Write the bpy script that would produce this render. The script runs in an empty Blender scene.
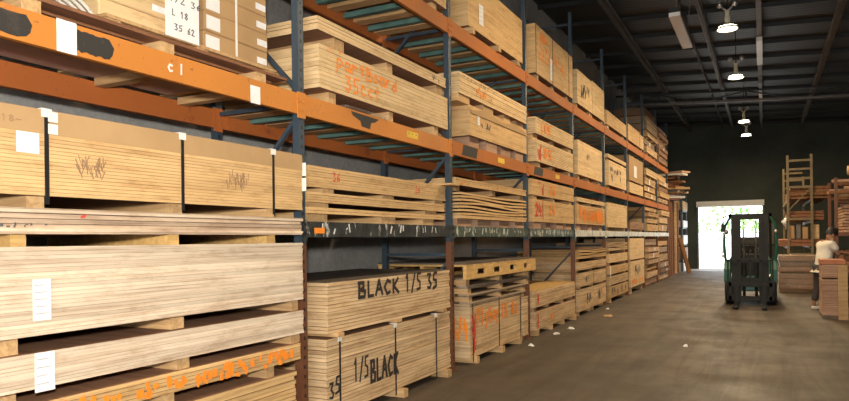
import bpy, bmesh, math, random
from mathutils import Vector, Matrix
random.seed(7)
S = bpy.context.scene
COL = S.collection
# ------------------------------------------------------------------ camera
F_PX, ROLL, TH, EYE = 660.0, 0.0125, math.atan(339.5/660.0), 1.52
fw = Vector((-math.sin(TH), math.cos(TH), 0)); rt0 = Vector((math.cos(TH), math.sin(TH), 0)); up0 = Vector((0, 0, 1))
rt = rt0*math.cos(ROLL) - up0*math.sin(ROLL); up = rt0*math.sin(ROLL) + up0*math.cos(ROLL)
cd = bpy.data.cameras.new('camera'); cam = bpy.data.objects.new('camera', cd); COL.objects.link(cam)
m = Matrix.Identity(4)
for i in range(3):
    m[i][0] = rt[i]; m[i][1] = up[i]; m[i][2] = -fw[i]
m[0][3], m[1][3], m[2][3] = 0, 0, EYE
cam.matrix_world = m
cd.sensor_width = 36; cd.lens = 36*F_PX/849; cd.shift_y = 39.7/849; cd.clip_end = 300; cd.clip_start = .05
S.camera = cam
# ------------------------------------------------------------------ world, exposure, lights
w = bpy.data.worlds.new('sky'); S.world = w; w.use_nodes = True
bg = w.node_tree.nodes['Background']; bg.inputs[0].default_value = (.86, .93, 1, 1); bg.inputs[1].default_value = 5.5
S.view_settings.view_transform = 'Standard'; S.view_settings.look = 'None'
S.view_settings.exposure = 0.0; S.view_settings.gamma = 1.0; S.view_settings.use_curve_mapping = False
def area(name, loc, target, sx, sy, power, col, spread=math.pi):
    l = bpy.data.lights.new(name, 'AREA'); l.shape = 'RECTANGLE'; l.size = sx; l.size_y = sy; l.energy = power; l.color = col; l.spread = spread
    o = bpy.data.objects.new(name, l); COL.objects.link(o); o.location = loc
    d = Vector(target)-Vector(loc); o.rotation_euler = d.to_track_quat('-Z', 'Y').to_euler(); return o
# unseen fill light added behind the photographer
area('rear_fill', (1.5, -7.6, 2.3), (-2.2, 12, 2.3), 6.5, 3.6, 260, (1, .88, .72))
# the photographer's flash, just above the camera
area('camera_flash', (.10, -.15, 1.86), (-3.0, 5.6, 2.0), .22, .16, 205, (1, .94, .83), math.radians(150))
LAMPS = [-2.0, 3.5, 8.8, 13.7, 18.0, 21.5, 25.1, 28.5]
for y in LAMPS:
    l = bpy.data.lights.new('high_bay_light', 'AREA'); l.shape = 'DISK'; l.size = .34; l.energy = 185 if y > 5 else 80; l.color = (1, .76, .46)
    o = bpy.data.objects.new('high_bay_light', l); COL.objects.link(o); o.location = (-.57, y, 5.40)
l = bpy.data.lights.new('sun', 'SUN'); l.energy = 5; l.angle = .01; l.color = (1, .96, .88)
o = bpy.data.objects.new('sun', l); COL.objects.link(o); o.rotation_euler = (math.radians(-38), math.radians(20), 0)

# ------------------------------------------------------------------ materials
M = {}
def newmat(name):
    mt = bpy.data.materials.new(name); mt.use_nodes = True; M[name] = mt
    nt = mt.node_tree; return mt, nt, nt.nodes, nt.links, nt.nodes['Principled BSDF']
def noise(nt, scale, detail=3, rough=.55, vec=None, dist=0):
    n = nt.nodes.new('ShaderNodeTexNoise'); n.inputs['Scale'].default_value = scale; n.inputs['Detail'].default_value = detail
    n.inputs['Roughness'].default_value = rough; n.inputs['Distortion'].default_value = dist
    if vec is not None: nt.links.new(vec, n.inputs['Vector'])
    return n.outputs['Fac']
def mapped(nt, sc, off=None, coord='Object'):
    tc = nt.nodes.new('ShaderNodeTexCoord'); mp = nt.nodes.new('ShaderNodeMapping')
    mp.inputs['Scale'].default_value = sc
    if off: mp.inputs['Location'].default_value = off
    nt.links.new(tc.outputs[coord], mp.inputs['Vector']); return mp.outputs['Vector']
def ramp(nt, fac, stops):
    r = nt.nodes.new('ShaderNodeValToRGB'); el = r.color_ramp.elements
    while len(el) < len(stops): el.new(.5)
    for e, (p, c) in zip(el, stops):
        e.position = p; e.color = (*c, 1) if len(c) == 3 else c
    nt.links.new(fac, r.inputs['Fac']); return r.outputs['Color']
def mix(nt, a, b, fac, mode='MIX'):
    n = nt.nodes.new('ShaderNodeMix'); n.data_type = 'RGBA'; n.blend_type = mode
    for sock, v in ((n.inputs[6], a), (n.inputs[7], b)):
        if isinstance(v, tuple): sock.default_value = (*v, 1)
        else: nt.links.new(v, sock)
    if isinstance(fac, float): n.inputs[0].default_value = fac
    else: nt.links.new(fac, n.inputs[0])
    return n.outputs[2]
def rnd(nt, lo, hi):
    oi = nt.nodes.new('ShaderNodeObjectInfo'); mr = nt.nodes.new('ShaderNodeMapRange')
    mr.inputs['To Min'].default_value = lo; mr.inputs['To Max'].default_value = hi
    nt.links.new(oi.outputs['Random'], mr.inputs['Value']); return mr.outputs['Result']
def bump(nt, b, fac, st=.3, dist=.01):
    n = nt.nodes.new('ShaderNodeBump'); n.inputs['Strength'].default_value = st; n.inputs['Distance'].default_value = dist
    nt.links.new(fac, n.inputs['Height']); nt.links.new(n.outputs['Normal'], b.inputs['Normal'])
def plain(name, c, rough=.6, metal=0, var=.15, sc=6):
    mt, nt, N, L, b = newmat(name)
    f = noise(nt, sc, 4, .6, mapped(nt, (1, 1, 1)))
    lo = tuple(x*(1-var) for x in c); hi = tuple(min(1, x*(1+var)) for x in c)
    L.new(ramp(nt, f, [(.3, lo), (.7, hi)]), b.inputs['Base Color'])
    b.inputs['Roughness'].default_value = rough; b.inputs['Metallic'].default_value = metal; return mt
def edges(name, light, mid, dark, zs=55, var=.16):
    """sheet edges: fine stripes in z, slow stains along y, a tint per sheet"""
    mt, nt, N, L, b = newmat(name)
    f = noise(nt, 1, 2, .5, mapped(nt, (1.2, 1.2, zs)))
    c = ramp(nt, f, [(.33, dark), (.45, mid), (.62, light)])
    g = noise(nt, 1, 4, .6, mapped(nt, (2.5, 2.5, 22)))
    c = mix(nt, c, ramp(nt, g, [(.35, mid), (.65, light)]), .5)
    s = noise(nt, 4, 5, .7, mapped(nt, (1, 1, 4)))
    c = mix(nt, c, ramp(nt, s, [(.3, (.62, .52, .42)), (.5, (1, 1, 1))]), .7, 'MULTIPLY')
    h = nt.nodes.new('ShaderNodeHueSaturation'); L.new(c, h.inputs['Color']); L.new(rnd(nt, 1-var, 1+var), h.inputs['Value'])
    L.new(h.outputs['Color'], b.inputs['Base Color']); b.inputs['Roughness'].default_value = .75
    return mt
edges('ply_cream', (.74, .62, .48), (.63, .49, .36), (.36, .24, .16))
edges('ply_yellow', (.72, .48, .22), (.58, .36, .15), (.30, .16, .07))
edges('ply_tan', (.74, .54, .32), (.58, .38, .20), (.24, .13, .06))
edges('ply_grey', (.60, .46, .33), (.42, .29, .20), (.15, .10, .07), 60)
edges('ply_dark', (.42, .25, .14), (.25, .13, .07), (.08, .045, .03), 70)
edges('particle', (.70, .46, .22), (.63, .40, .18), (.48, .28, .12), 30, .06)
edges('particle_pale', (.77, .56, .31), (.70, .49, .26), (.52, .34, .16), 30, .08)
edges('ply_pink', (.50, .31, .20), (.38, .22, .14), (.22, .12, .08))
def wood(name, a, b_, sc=(3, 3, 3)):
    mt, nt, N, L, b = newmat(name)
    f = noise(nt, 3, 5, .6, mapped(nt, sc), .6)
    c = ramp(nt, f, [(.3, b_), (.65, a)])
    h = nt.nodes.new('ShaderNodeHueSaturation'); L.new(c, h.inputs['Color']); L.new(rnd(nt, .8, 1.15), h.inputs['Value'])
    L.new(h.outputs['Color'], b.inputs['Base Color']); b.inputs['Roughness'].default_value = .75; return mt
wood('timber', (.62, .40, .19), (.40, .23, .10), (1, 12, 12))
wood('timber_brown', (.30, .13, .06), (.17, .07, .035), (10, 1, 10))
wood('timber_yellow', (.74, .47, .17), (.52, .30, .10), (10, 1.5, 10))
wood('pallet_grey', (.42, .31, .21), (.24, .17, .11), (8, 1, 8))
wood('board_brown', (.28, .13, .05), (.16, .065, .025), (8, 8, 1))
wood('sheet_top', (.16, .12, .09), (.09, .065, .05), (2, 2, 2))
wood('face_shade', (.34, .17, .09), (.22, .11, .055), (1, 6, 6))  # dark brown standing in for the shade in the gaps between packs
wood('deck_brown', (.55, .45, .41), (.42, .34, .31), (2, 2, 2))
plain('kraft', (.44, .275, .13), .8, 0, .08, 3)
plain('kraft_dark', (.42, .25, .12), .8, 0, .1, 4)
plain('paper', (.82, .82, .84), .7, 0, .05, 20)
plain('pale_glass', (.55, .50, .36), .2, 0, .05)
plain('strap', (.012, .012, .014), .45, 0, .1)
plain('strap_red', (.45, .03, .02), .5)
plain('plastic_white', (.75, .74, .70), .35, 0, .06)
plain('spray_orange', (.88, .26, .02), .7, 0, .15, 30)
plain('spray_red', (.62, .06, .03), .7, 0, .15, 30)
plain('spray_black', (.03, .022, .018), .7, 0, .4, 30)
plain('pencil', (.30, .18, .10), .8)
plain('faint_print', (.50, .50, .52), .8)
plain('wrap_brown', (.26, .14, .075), .5)
plain('ink', (.10, .10, .11), .8)
plain('teal', (.10, .20, .18), .5, .1, .25)
plain('black_rubber', (.012, .012, .012), .75)
plain('black_metal', (.009, .010, .010), .7, 0)
plain('steel', (.45, .44, .42), .35, .8)
plain('green_paint', (.012, .095, .062), .4, .1)
plain('roof_metal', (.030, .034, .032), .6, .1, .25, 2)
plain('girder', (.15, .135, .12), .55, .1, .2)
plain('purlin', (.009, .010, .010), .6)
plain('yellow_paint', (.19, .14, .07), .6, 0, .2)
plain('warn_yellow', (.75, .50, .03), .5)
plain('concrete_out', (.75, .74, .70), .8, 0, .08, 1)
plain('leaf', (.20, .36, .09), .7, 0, .4, 3)
plain('bark', (.12, .08, .05), .9)
def paint(name, c, worn, dark, sc=2.2, thr=.62, rough=.45, fine=25):
    mt, nt, N, L, b = newmat(name)
    v = mapped(nt, (1, 1, 1), None)
    f = noise(nt, sc, 6, .65, v)
    base = ramp(nt, noise(nt, 1.1, 3, .5, v), [(.3, tuple(x*.8 for x in c)), (.7, c)])
    k = ramp(nt, f, [(thr, (0, 0, 0)), (thr+.04, (1, 1, 1))])
    col = mix(nt, base, worn, k)
    k2 = ramp(nt, noise(nt, fine, 4, .7, v), [(.63, (0, 0, 0)), (.68, (1, 1, 1))])
    L.new(mix(nt, col, dark, k2), b.inputs['Base Color']); b.inputs['Roughness'].default_value = rough
    b.inputs['Metallic'].default_value = .05; return mt
paint('orange_paint', (.66, .24, .04), (.52, .18, .045), (.20, .08, .04), 3, .6, .6)
paint('orange_deep', (.47, .145, .022), (.36, .10, .03), (.18, .06, .03), 3, .6, .7)
paint('rust_paint', (.52, .15, .035), (.30, .08, .03), (.12, .04, .02), 2, .6, .55)
paint('burnt', (.035, .032, .030), (.05, .04, .035), (.10, .06, .04), 3, .6, .7)
paint('blue_paint', (.045, .070, .098), (.035, .052, .07), (.14, .12, .10), 4, .6, .5, 30)
paint('rust_post', (.17, .065, .03), (.12, .05, .025), (.05, .03, .02), 4, .6, .6, 30)
def scuffed(name, base, scuff, thr):
    mt, nt, N, L, b = newmat(name)
    v = mapped(nt, (1, 7, 2.2)); w1 = noise(nt, 1.6, 5, .75, v)
    k = ramp(nt, w1, [(thr, (0, 0, 0)), (thr+.05, (1, 1, 1))])
    base2 = ramp(nt, noise(nt, 9, 4, .7, mapped(nt, (1, 1, 1))), [(.4, base), (.75, tuple(x*3+.02 for x in base))])
    L.new(mix(nt, base2, scuff, k), b.inputs['Base Color']); b.inputs['Roughness'].default_value = .45
scuffed('beam_black', (.016, .018, .018), (.55, .55, .52), .58)
scuffed('beam_green', (.035, .050, .038), (.60, .62, .50), .56)
scuffed('beam_pale', (.20, .21, .17), (.70, .68, .60), .44)
# floor
mt, nt, N, L, b = newmat('floor_concrete')
v = mapped(nt, (1, 1, 1))
c1 = ramp(nt, noise(nt, .45, 6, .65, v), [(.30, (.058, .043, .028)), (.5, (.084, .062, .042)), (.72, (.12, .090, .062))])
c2 = ramp(nt, noise(nt, 1, 5, .7, mapped(nt, (2.6, .22, 1)), 1.5), [(.42, (.62, .60, .58)), (.56, (1, 1, 1))])
c3 = ramp(nt, noise(nt, 14, 5, .7, v), [(.35, (.8, .8, .8)), (.6, (1, 1, 1))])
c = mix(nt, mix(nt, c1, c2, .8, 'MULTIPLY'), c3, .7, 'MULTIPLY')
wv = N.new('ShaderNodeTexWave'); wv.inputs['Scale'].default_value = .35; wv.inputs['Distortion'].default_value = 14; wv.inputs['Detail'].default_value = 3; wv.inputs['Detail Scale'].default_value = .4
L.new(mapped(nt, (1, .35, 1)), wv.inputs['Vector'])
c = mix(nt, c, ramp(nt, wv.outputs['Fac'], [(0, (.60, .58, .56)), (.07, (1, 1, 1))]), .55, 'MULTIPLY')
L.new(c, b.inputs['Base Color'])
L.new(ramp(nt, noise(nt, 1.2, 5, .6, v), [(.3, (.55,)*3), (.7, (.8,)*3)]), b.inputs['Roughness'])
bump(nt, b, noise(nt, 9, 6, .6, v), .12, .01)
# walls
mt, nt, N, L, b = newmat('wall_concrete')
v = mapped(nt, (1, 1, 1))
c1 = ramp(nt, noise(nt, .8, 6, .7, v), [(.3, (.26, .26, .255)), (.55, (.38, .38, .37)), (.75, (.50, .50, .49))])
c3 = ramp(nt, noise(nt, 18, 4, .8, v), [(.35, (.72, .72, .72)), (.6, (1, 1, 1))])
L.new(mix(nt, c1, c3, .7, 'MULTIPLY'), b.inputs['Base Color']); b.inputs['Roughness'].default_value = .85
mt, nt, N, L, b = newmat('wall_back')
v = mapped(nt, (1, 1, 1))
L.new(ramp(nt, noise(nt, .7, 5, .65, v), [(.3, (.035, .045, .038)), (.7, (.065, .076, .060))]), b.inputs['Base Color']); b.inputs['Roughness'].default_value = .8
# roof deck with ribs
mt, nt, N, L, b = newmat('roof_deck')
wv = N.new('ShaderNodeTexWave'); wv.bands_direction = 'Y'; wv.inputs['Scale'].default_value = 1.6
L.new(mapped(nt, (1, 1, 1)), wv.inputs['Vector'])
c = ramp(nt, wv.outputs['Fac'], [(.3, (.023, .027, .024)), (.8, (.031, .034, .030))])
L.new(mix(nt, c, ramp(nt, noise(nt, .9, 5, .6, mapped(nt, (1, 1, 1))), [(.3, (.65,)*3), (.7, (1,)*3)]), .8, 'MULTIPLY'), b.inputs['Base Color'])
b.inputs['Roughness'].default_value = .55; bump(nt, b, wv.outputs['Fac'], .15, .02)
# emitters, wrap, skin
def emit(name, c, st):
    mt, nt, N, L, b = newmat(name); b.inputs['Emission Color'].default_value = (*c, 1); b.inputs['Emission Strength'].default_value = st
    b.inputs['Base Color'].default_value = (*c, 1)
emit('lamp_lens', (1, .90, .72), 14)
mt, nt, N, L, b = newmat('film'); b.inputs['Base Color'].default_value = (.85, .80, .72, 1); b.inputs['Roughness'].default_value = .18
b.inputs['Alpha'].default_value = .14; bump(nt, b, noise(nt, 9, 5, .7, mapped(nt, (1, 1, 2.5)), 1.5), 1.0, .05)
mt, nt, N, L, b = newmat('lens_glass'); b.inputs['Base Color'].default_value = (.62, .61, .58, 1); b.inputs['Roughness'].default_value = .25
wv = N.new('ShaderNodeTexWave'); wv.bands_direction = 'Y'; wv.inputs['Scale'].default_value = 9; L.new(mapped(nt, (1, 1, 1)), wv.inputs['Vector'])
L.new(ramp(nt, wv.outputs['Fac'], [(.2, (.50, .49, .47)), (.7, (.88, .87, .84))]), b.inputs['Base Color'])
plain('skin', (.38, .20, .12), .6); plain('shirt', (.70, .66, .58), .85, 0, .06); plain('trousers', (.05, .045, .05), .85)
plain('hair', (.012, .010, .009), .6); plain('shoe', (.55, .53, .50), .7)
# post paint with punched holes
for nm in ('blue_paint', 'rust_post'):
    mt = M[nm]; nt = mt.node_tree; b = nt.nodes['Principled BSDF']; old = b.inputs['Base Color'].links[0].from_socket
    sp = nt.nodes.new('ShaderNodeSeparateXYZ'); nt.links.new(mapped(nt, (1, 1, 1)), sp.inputs[0])
    def mth(op, a, bb):
        n = nt.nodes.new('ShaderNodeMath'); n.operation = op
        for i, v_ in enumerate((a, bb)):
            if isinstance(v_, (int, float)): n.inputs[i].default_value = v_
            else: nt.links.new(v_, n.inputs[i])
        return n.outputs[0]
    zz = mth('MODULO', sp.outputs['Z'], .075); k = mth('MULTIPLY', mth('LESS_THAN', zz, .028), mth('LESS_THAN', mth('ABSOLUTE', sp.outputs['Y'], 0), .011))
    nt.links.new(mix(nt, old, (.01, .01, .01), k), b.inputs['Base Color'])

# ------------------------------------------------------------------ geometry helpers
class MB:
    def __init__(s): s.v = []; s.f = []
    def add(s, vs, fs):
        n = len(s.v); s.v += [tuple(x) for x in vs]; s.f += [tuple(i+n for i in f) for f in fs]; return s
    def box(s, x0, x1, y0, y1, z0, z1, mtx=None):
        vs = [(x, y, z) for z in (z0, z1) for y in (y0, y1) for x in (x0, x1)]
        if mtx is not None: vs = [mtx @ Vector(q) for q in vs]
        return s.add(vs, [(0, 2, 3, 1), (4, 5, 7, 6), (0, 1, 5, 4), (2, 6, 7, 3), (0, 4, 6, 2), (1, 3, 7, 5)])
    def bar(s, a, b, w, h, upv=(0, 0, 1)):
        a = Vector(a); b = Vector(b); d = (b-a).normalized(); u = Vector(upv)
        if abs(d.dot(u)) > .98: u = Vector((0, 1, 0))
        r = d.cross(u).normalized(); u = r.cross(d)
        vs = [p+r*i*w/2+u*j*h/2 for p in (a, b) for i, j in ((-1, -1), (1, -1), (1, 1), (-1, 1))]
        return s.add(vs, [(0, 1, 2, 3), (7, 6, 5, 4), (0, 4, 5, 1), (1, 5, 6, 2), (2, 6, 7, 3), (3, 7, 4, 0)])
    def tube(s, pts, r, n=8):
        pts = [Vector(p) for p in pts]; rings = []
        for i, p in enumerate(pts):
            d = (pts[min(i+1, len(pts)-1)]-pts[max(i-1, 0)]).normalized(); u = Vector((0, 0, 1)) if abs(d.z) < .95 else Vector((1, 0, 0))
            a = d.cross(u).normalized(); c = d.cross(a); rr = r[i] if isinstance(r, (list, tuple)) else r
            rings.append([p+(a*math.cos(2*math.pi*k/n)+c*math.sin(2*math.pi*k/n))*rr for k in range(n)])
        vs = [q for g in rings for q in g]; fs = [(i*n+k, i*n+(k+1) % n, (i+1)*n+(k+1) % n, (i+1)*n+k) for i in range(len(pts)-1) for k in range(n)]
        fs += [tuple(range(n))[::-1], tuple((len(pts)-1)*n+k for k in range(n))]
        return s.add(vs, fs)
    def lathe(s, prof, c=(0, 0, 0), n=24, axis='z'):
        vs = []
        for r, z in prof:
            for k in range(n):
                a = 2*math.pi*k/n
                q = (r*math.cos(a), r*math.sin(a), z) if axis == 'z' else (z, r*math.cos(a), r*math.sin(a))
                vs.append((c[0]+q[0], c[1]+q[1], c[2]+q[2]))
        fs = [(i*n+k, i*n+(k+1) % n, (i+1)*n+(k+1) % n, (i+1)*n+k) for i in range(len(prof)-1) for k in range(n)]
        return s.add(vs, fs)
    def prism(s, poly, x0, x1):          # poly in (y, z), extruded along x
        n = len(poly); vs = [(x0, a, b) for a, b in poly]+[(x1, a, b) for a, b in poly]
        return s.add(vs, [tuple(range(n))[::-1], tuple(range(n, 2*n))]+[(i, (i+1) % n, n+(i+1) % n, n+i) for i in range(n)])
    def build(s, name, mat, parent=None, loc=None, bev=0, smooth=False):
        me = bpy.data.meshes.new(name); me.from_pydata(s.v, [], s.f)
        bm = bmesh.new(); bm.from_mesh(me); bmesh.ops.recalc_face_normals(bm, faces=bm.faces); bm.to_mesh(me); bm.free()
        me.materials.append(M[mat] if isinstance(mat, str) else mat)
        if smooth:
            for p in me.polygons: p.use_smooth = True
        o = bpy.data.objects.new(name, me); COL.objects.link(o)
        if parent: o.parent = parent
        if loc: o.location = loc
        if bev:
            md = o.modifiers.new('bevel', 'BEVEL'); md.width = bev; md.segments = 2; md.limit_method = 'ANGLE'
        return o
def tag(o, label=None, cat=None, group=None, kind=None):
    if label: o['label'] = label
    if cat: o['category'] = cat
    if group: o['group'] = group
    if kind: o['kind'] = kind
    return o
def thing(name, label, cat, loc=(0, 0, 0), rz=0, group=None):
    o = bpy.data.objects.new(name, None); COL.objects.link(o); o.location = loc; o.rotation_euler = (0, 0, rz); o.empty_display_size = .1
    return tag(o, label, cat, group)

# ------------------------------------------------------------------ hand-sprayed lettering (strokes on a 1 x 1 cell)
G = {
 'p': [[(.1, .7), (.1, -.25)], [(.1, .65), (.45, .75), (.75, .5), (.5, .2), (.1, .2)]],
 'a': [[(.7, .6), (.3, .7), (.1, .35), (.35, .05), (.7, .3), (.7, .65), (.78, .02)]],
 'r': [[(.15, .7), (.15, .02)], [(.15, .45), (.4, .68), (.7, .62)]],
 't': [[(.4, .95), (.4, .05)], [(.1, .65), (.7, .7)]],
 'o': [[(.4, .68), (.12, .4), (.35, .05), (.7, .3), (.6, .62), (.4, .68)]],
 'd': [[(.65, .5), (.3, .6), (.1, .25), (.4, .03), (.7, .25)], [(.7, 1), (.72, .02)]],
 'c': [[(.7, .6), (.35, .68), (.12, .35), (.35, .05), (.7, .12)]],
 'l': [[(.3, 1), (.3, .05)]], 'y': [[(.1, .65), (.35, .25)], [(.7, .7), (.2, -.25)]],
 'B': [[(.15, 1), (.15, 0)], [(.1, .98), (.6, .95), (.62, .6), (.15, .52)], [(.15, .52), (.78, .42), (.7, .05), (.1, .02)]],
 'P': [[(.15, 1), (.15, 0)], [(.1, .95), (.7, .9), (.65, .5), (.15, .45)]],
 'L': [[(.2, 1), (.18, .03), (.7, .03)]], 'A': [[(.05, 0), (.4, 1), (.75, 0)], [(.2, .4), (.62, .42)]],
 'C': [[(.75, .85), (.4, 1), (.1, .5), (.35, .02), (.75, .12)]],
 'K': [[(.15, 1), (.15, 0)], [(.75, 1), (.2, .48), (.8, 0)]],
 'I': [[(.4, 1), (.4, 0)]], '1': [[(.2, .8), (.4, 1), (.4, 0)]], '/': [[(.7, 1.05), (.15, -.05)]],
 '3': [[(.1, .95), (.65, .95), (.35, .58), (.7, .35), (.5, .03), (.1, .08)]],
 '4': [[(.2, 1), (.1, .45), (.75, .45)], [(.55, .8), (.52, 0)]],
 '5': [[(.75, 1), (.25, .98), (.2, .58), (.65, .5), (.65, .12), (.1, .02)]],
 '2': [[(.1, .8), (.4, 1), (.68, .75), (.1, .05), (.75, .05)]],
 '6': [[(.65, 1), (.2, .5), (.25, .05), (.65, .1), (.6, .45), (.2, .4)]],
 '8': [[(.4, .5), (.15, .78), (.4, 1), (.65, .78), (.4, .5), (.12, .25), (.4, 0), (.7, .25), (.4, .5)]],
 'S': [[(.7, .9), (.35, 1), (.15, .72), (.65, .4), (.5, .03), (.1, .1)]],
 'X': [[(.1, 1), (.7, 0)], [(.7, 1), (.1, 0)]], ' ': [], '|': [[(.3, 1.2), (.3, -.2)]], '-': [[(.1, .5), (.7, .5)]],
}
def letters(text, x, y, z, h, cw, t, mat, parent, name='spray_lettering', jit=.04, slope=0):
    """text on a face looking towards +x, reading along +y; x,y,z in the parent's frame"""
    mb = MB(); rr = random.Random(hash_(text)); px = y; k_ = 0
    for ch in text:
        for st in G.get(ch, []):
            pts = [Vector((0, px+a*cw+rr.uniform(-jit, jit)*cw, z+(b_+rr.uniform(-jit, jit))*h+slope*(px-y))) for a, b_ in st]
            for p, q in zip(pts, pts[1:]):
                d = (q-p)
                if d.length < 1e-4: continue
                d.normalize(); n_ = Vector((0, -d.z, d.y))*t/2; p2 = p-d*t*.35; q2 = q+d*t*.35
                k_ += 1; vs = [(x+e+k_*.00006, v_.y, v_.z) for e in (0, .0015) for v_ in (p2-n_, q2-n_, q2+n_, p2+n_)]
                mb.add(vs, [(0, 3, 2, 1), (4, 5, 6, 7), (0, 1, 5, 4), (1, 2, 6, 5), (2, 3, 7, 6), (3, 0, 4, 7)])
        px += cw
    return mb.build(name, mat, parent)
def hash_(t):
    h = 5
    for c in t: h = (h*31+ord(c)) % 99991
    return h

# ------------------------------------------------------------------ packs of boards
def shade_faces(o):  # paints shade onto the tops and undersides of the sheets
    o.data.materials.append(M['face_shade'])
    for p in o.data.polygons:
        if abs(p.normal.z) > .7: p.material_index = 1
TOPS = [(7.2, 9.66, -3.18, .0)]
def pack(label, y0, y1, z0, z1, bh=.07, xf=-3.18, depth=1.22, pitch=.022, mat='ply_cream', bears=(.08, .5, .92), straps=(), strapmat='strap',
         tags=True, single=False, name='plywood_pack', cat='board pack', group=None, gap=.1, top=None, jit=.005, bw=.09, bmat='timber', over=0, kraft=0, wavy=0, seed=None):
    """a fork-lift pack of sheets: front face at x = xf, sheets z0..z1, timber bearers under it"""
    rr = random.Random(seed if seed is not None else hash_(label))
    base = 0.0
    for lv_ in (1.6815, 2.6715, 4.0615):
        if z0 > lv_+.01 and (lv_ > 2 or y0 > 4.15): base = lv_
    if abs(z0-2.83) < .001: base = 2.7605
    for (a_, b_, x_, t_) in TOPS:
        if a_ < y1 and b_ > y0 and abs(x_-xf) < .3 and base < t_ < z0+.03: base = t_
    if z0-base < .35: bh = max(.01, z0-base-.0006)
    TOPS.append((y0, y1, xf, z1+(.008 if straps else .0065 if top else 0)))
    L_ = y1-y0; r = thing(name, label, cat, (xf-depth/2, (y0+y1)/2, z0-bh), 0, group); H = z1-z0
    xm, ym = depth/2, L_/2
    hk = H-kraft; n = max(1, round(hk/pitch)); p = hk/n
    mb_all = MB()
    for i in range(n):
        a = rr.uniform(-jit, jit) if i not in (0, n-1) else 0; e = rr.uniform(-jit, jit)*2; zb = bh+i*p; zt = zb+p*(1-gap)
        if i == n-1: zt = zb+p
        mb = MB() if not single else mb_all
        if wavy and 0 < i < n:
            k = 14; amp = wavy*math.sin(math.pi*i/n); ph = rr.uniform(0, 3)
            vs = []
            for q in range(k+1):
                yy = -ym+e+q*L_/k; dz = amp*math.sin(q/k*math.pi*1.7+ph)*min(1, q/3+.3)
                vs += [(x_, yy, max(bh, zz_+dz)) for x_ in (-xm, xm+a) for zz_ in (zb, zb+p*.62)]
            fs = []
            for q in range(k):
                o_ = q*4; fs += [(o_, o_+1, o_+5, o_+4), (o_+2, o_+6, o_+7, o_+3), (o_, o_+4, o_+6, o_+2), (o_+1, o_+3, o_+7, o_+5)]
            fs += [(0, 2, 3, 1), (k*4, k*4+1, k*4+3, k*4+2)]
            mb.add(vs, fs)
        else:
            mb.box(-xm, xm-abs(a), -ym+abs(e), ym-abs(e), zb, zt)
        if not single: shade_faces(mb.build('sheet', mat, r))
    if single: shade_faces(mb_all.build('sheets', mat, r))
    if kraft: tag(MB().box(-xm, xm+.002, -ym, ym, bh+hk, bh+H).build('cardboard_wrap', 'kraft', r), 'brown cardboard cover wrapped over the top')
    if top: MB().box(-xm, xm-.004, -ym+.004, ym-.004, bh+H, bh+H+.006).build('cover_sheet', top, r)
    if bh > .012:
        for b_ in bears:
            w_ = bw*rr.uniform(.8, 1.2); yy = max(-ym+w_/2, min(ym-w_/2, -ym+L_*b_))
            MB().box(-xm+.02, xm-rr.uniform(.02, .06)+over*2, yy-w_/2, yy+w_/2, 0, bh).build('bearer', bmat, r)
    for s_ in straps:
        yy = s_-(y0+y1)/2; zt = bh+H
        q = MB().box(xm+.001, xm+.004, yy-.011, yy+.011, bh*.3, zt+.004); q.box(-xm, xm+.004, yy-.011, yy+.011, zt+.001, zt+.004)
        so = q.build('strap', strapmat, r)
        if tags:
            MB().box(xm-.05, xm+.006, yy-.026, yy+.026, zt-.035, zt+.007).build('corner_protector', 'plastic_white', so)
    r['_xm'] = xm
    return r
def put(r, y): return y-r.location.y                # world y -> thing frame
def sheet_label(r, y, z, w_, h_, lines=0, mat='paper', name='paper_label'):
    xm = r['_xm']; yy = put(r, y); zz_ = z-r.location.z
    o = MB().box(xm+.0045, xm+.0065, yy-w_/2, yy+w_/2, zz_-h_/2, zz_+h_/2).build(name, mat, r)
    if lines:
        q = MB()
        for i in range(lines):
            zc = zz_+h_/2-h_*(i+.8)/(lines+.8); wl = w_*random.uniform(.45, .8)
            q.box(xm+.0066, xm+.0070, yy-w_*.4, yy-w_*.4+wl, zc-.004, zc+.002)
        q.build('print', 'faint_print', o)
    return o
def spray(r, text, y, z, h, cw, t, mat, **k):
    return letters(text, r['_xm']+.0045, put(r, y), z-r.location.z, h, cw, t, mat, r, **k)
def smear(r, y, z, w_, h_, mat, n=14, seed=1, t=.02, name='spray_mark'):
    """loose spray marks"""
    rr = random.Random(seed); mb = MB(); xm = r['_xm']+.0035
    for i in range(n):
        xm += .00006
        yy = put(r, y)+rr.uniform(0, w_); zc = z-r.location.z+rr.uniform(0, h_*.6); l_ = rr.uniform(.3, .9)*h_*.7
        a = rr.uniform(-.5, .5); mb.bar((xm, yy, zc), (xm, yy+l_*math.sin(a), min(zc+l_*math.cos(a), z-r.location.z+h_)), .0015, t*rr.uniform(.6, 1.4), (0, 1, 0))
    return tag(mb.build(name, mat, r), kind='stuff')

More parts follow.
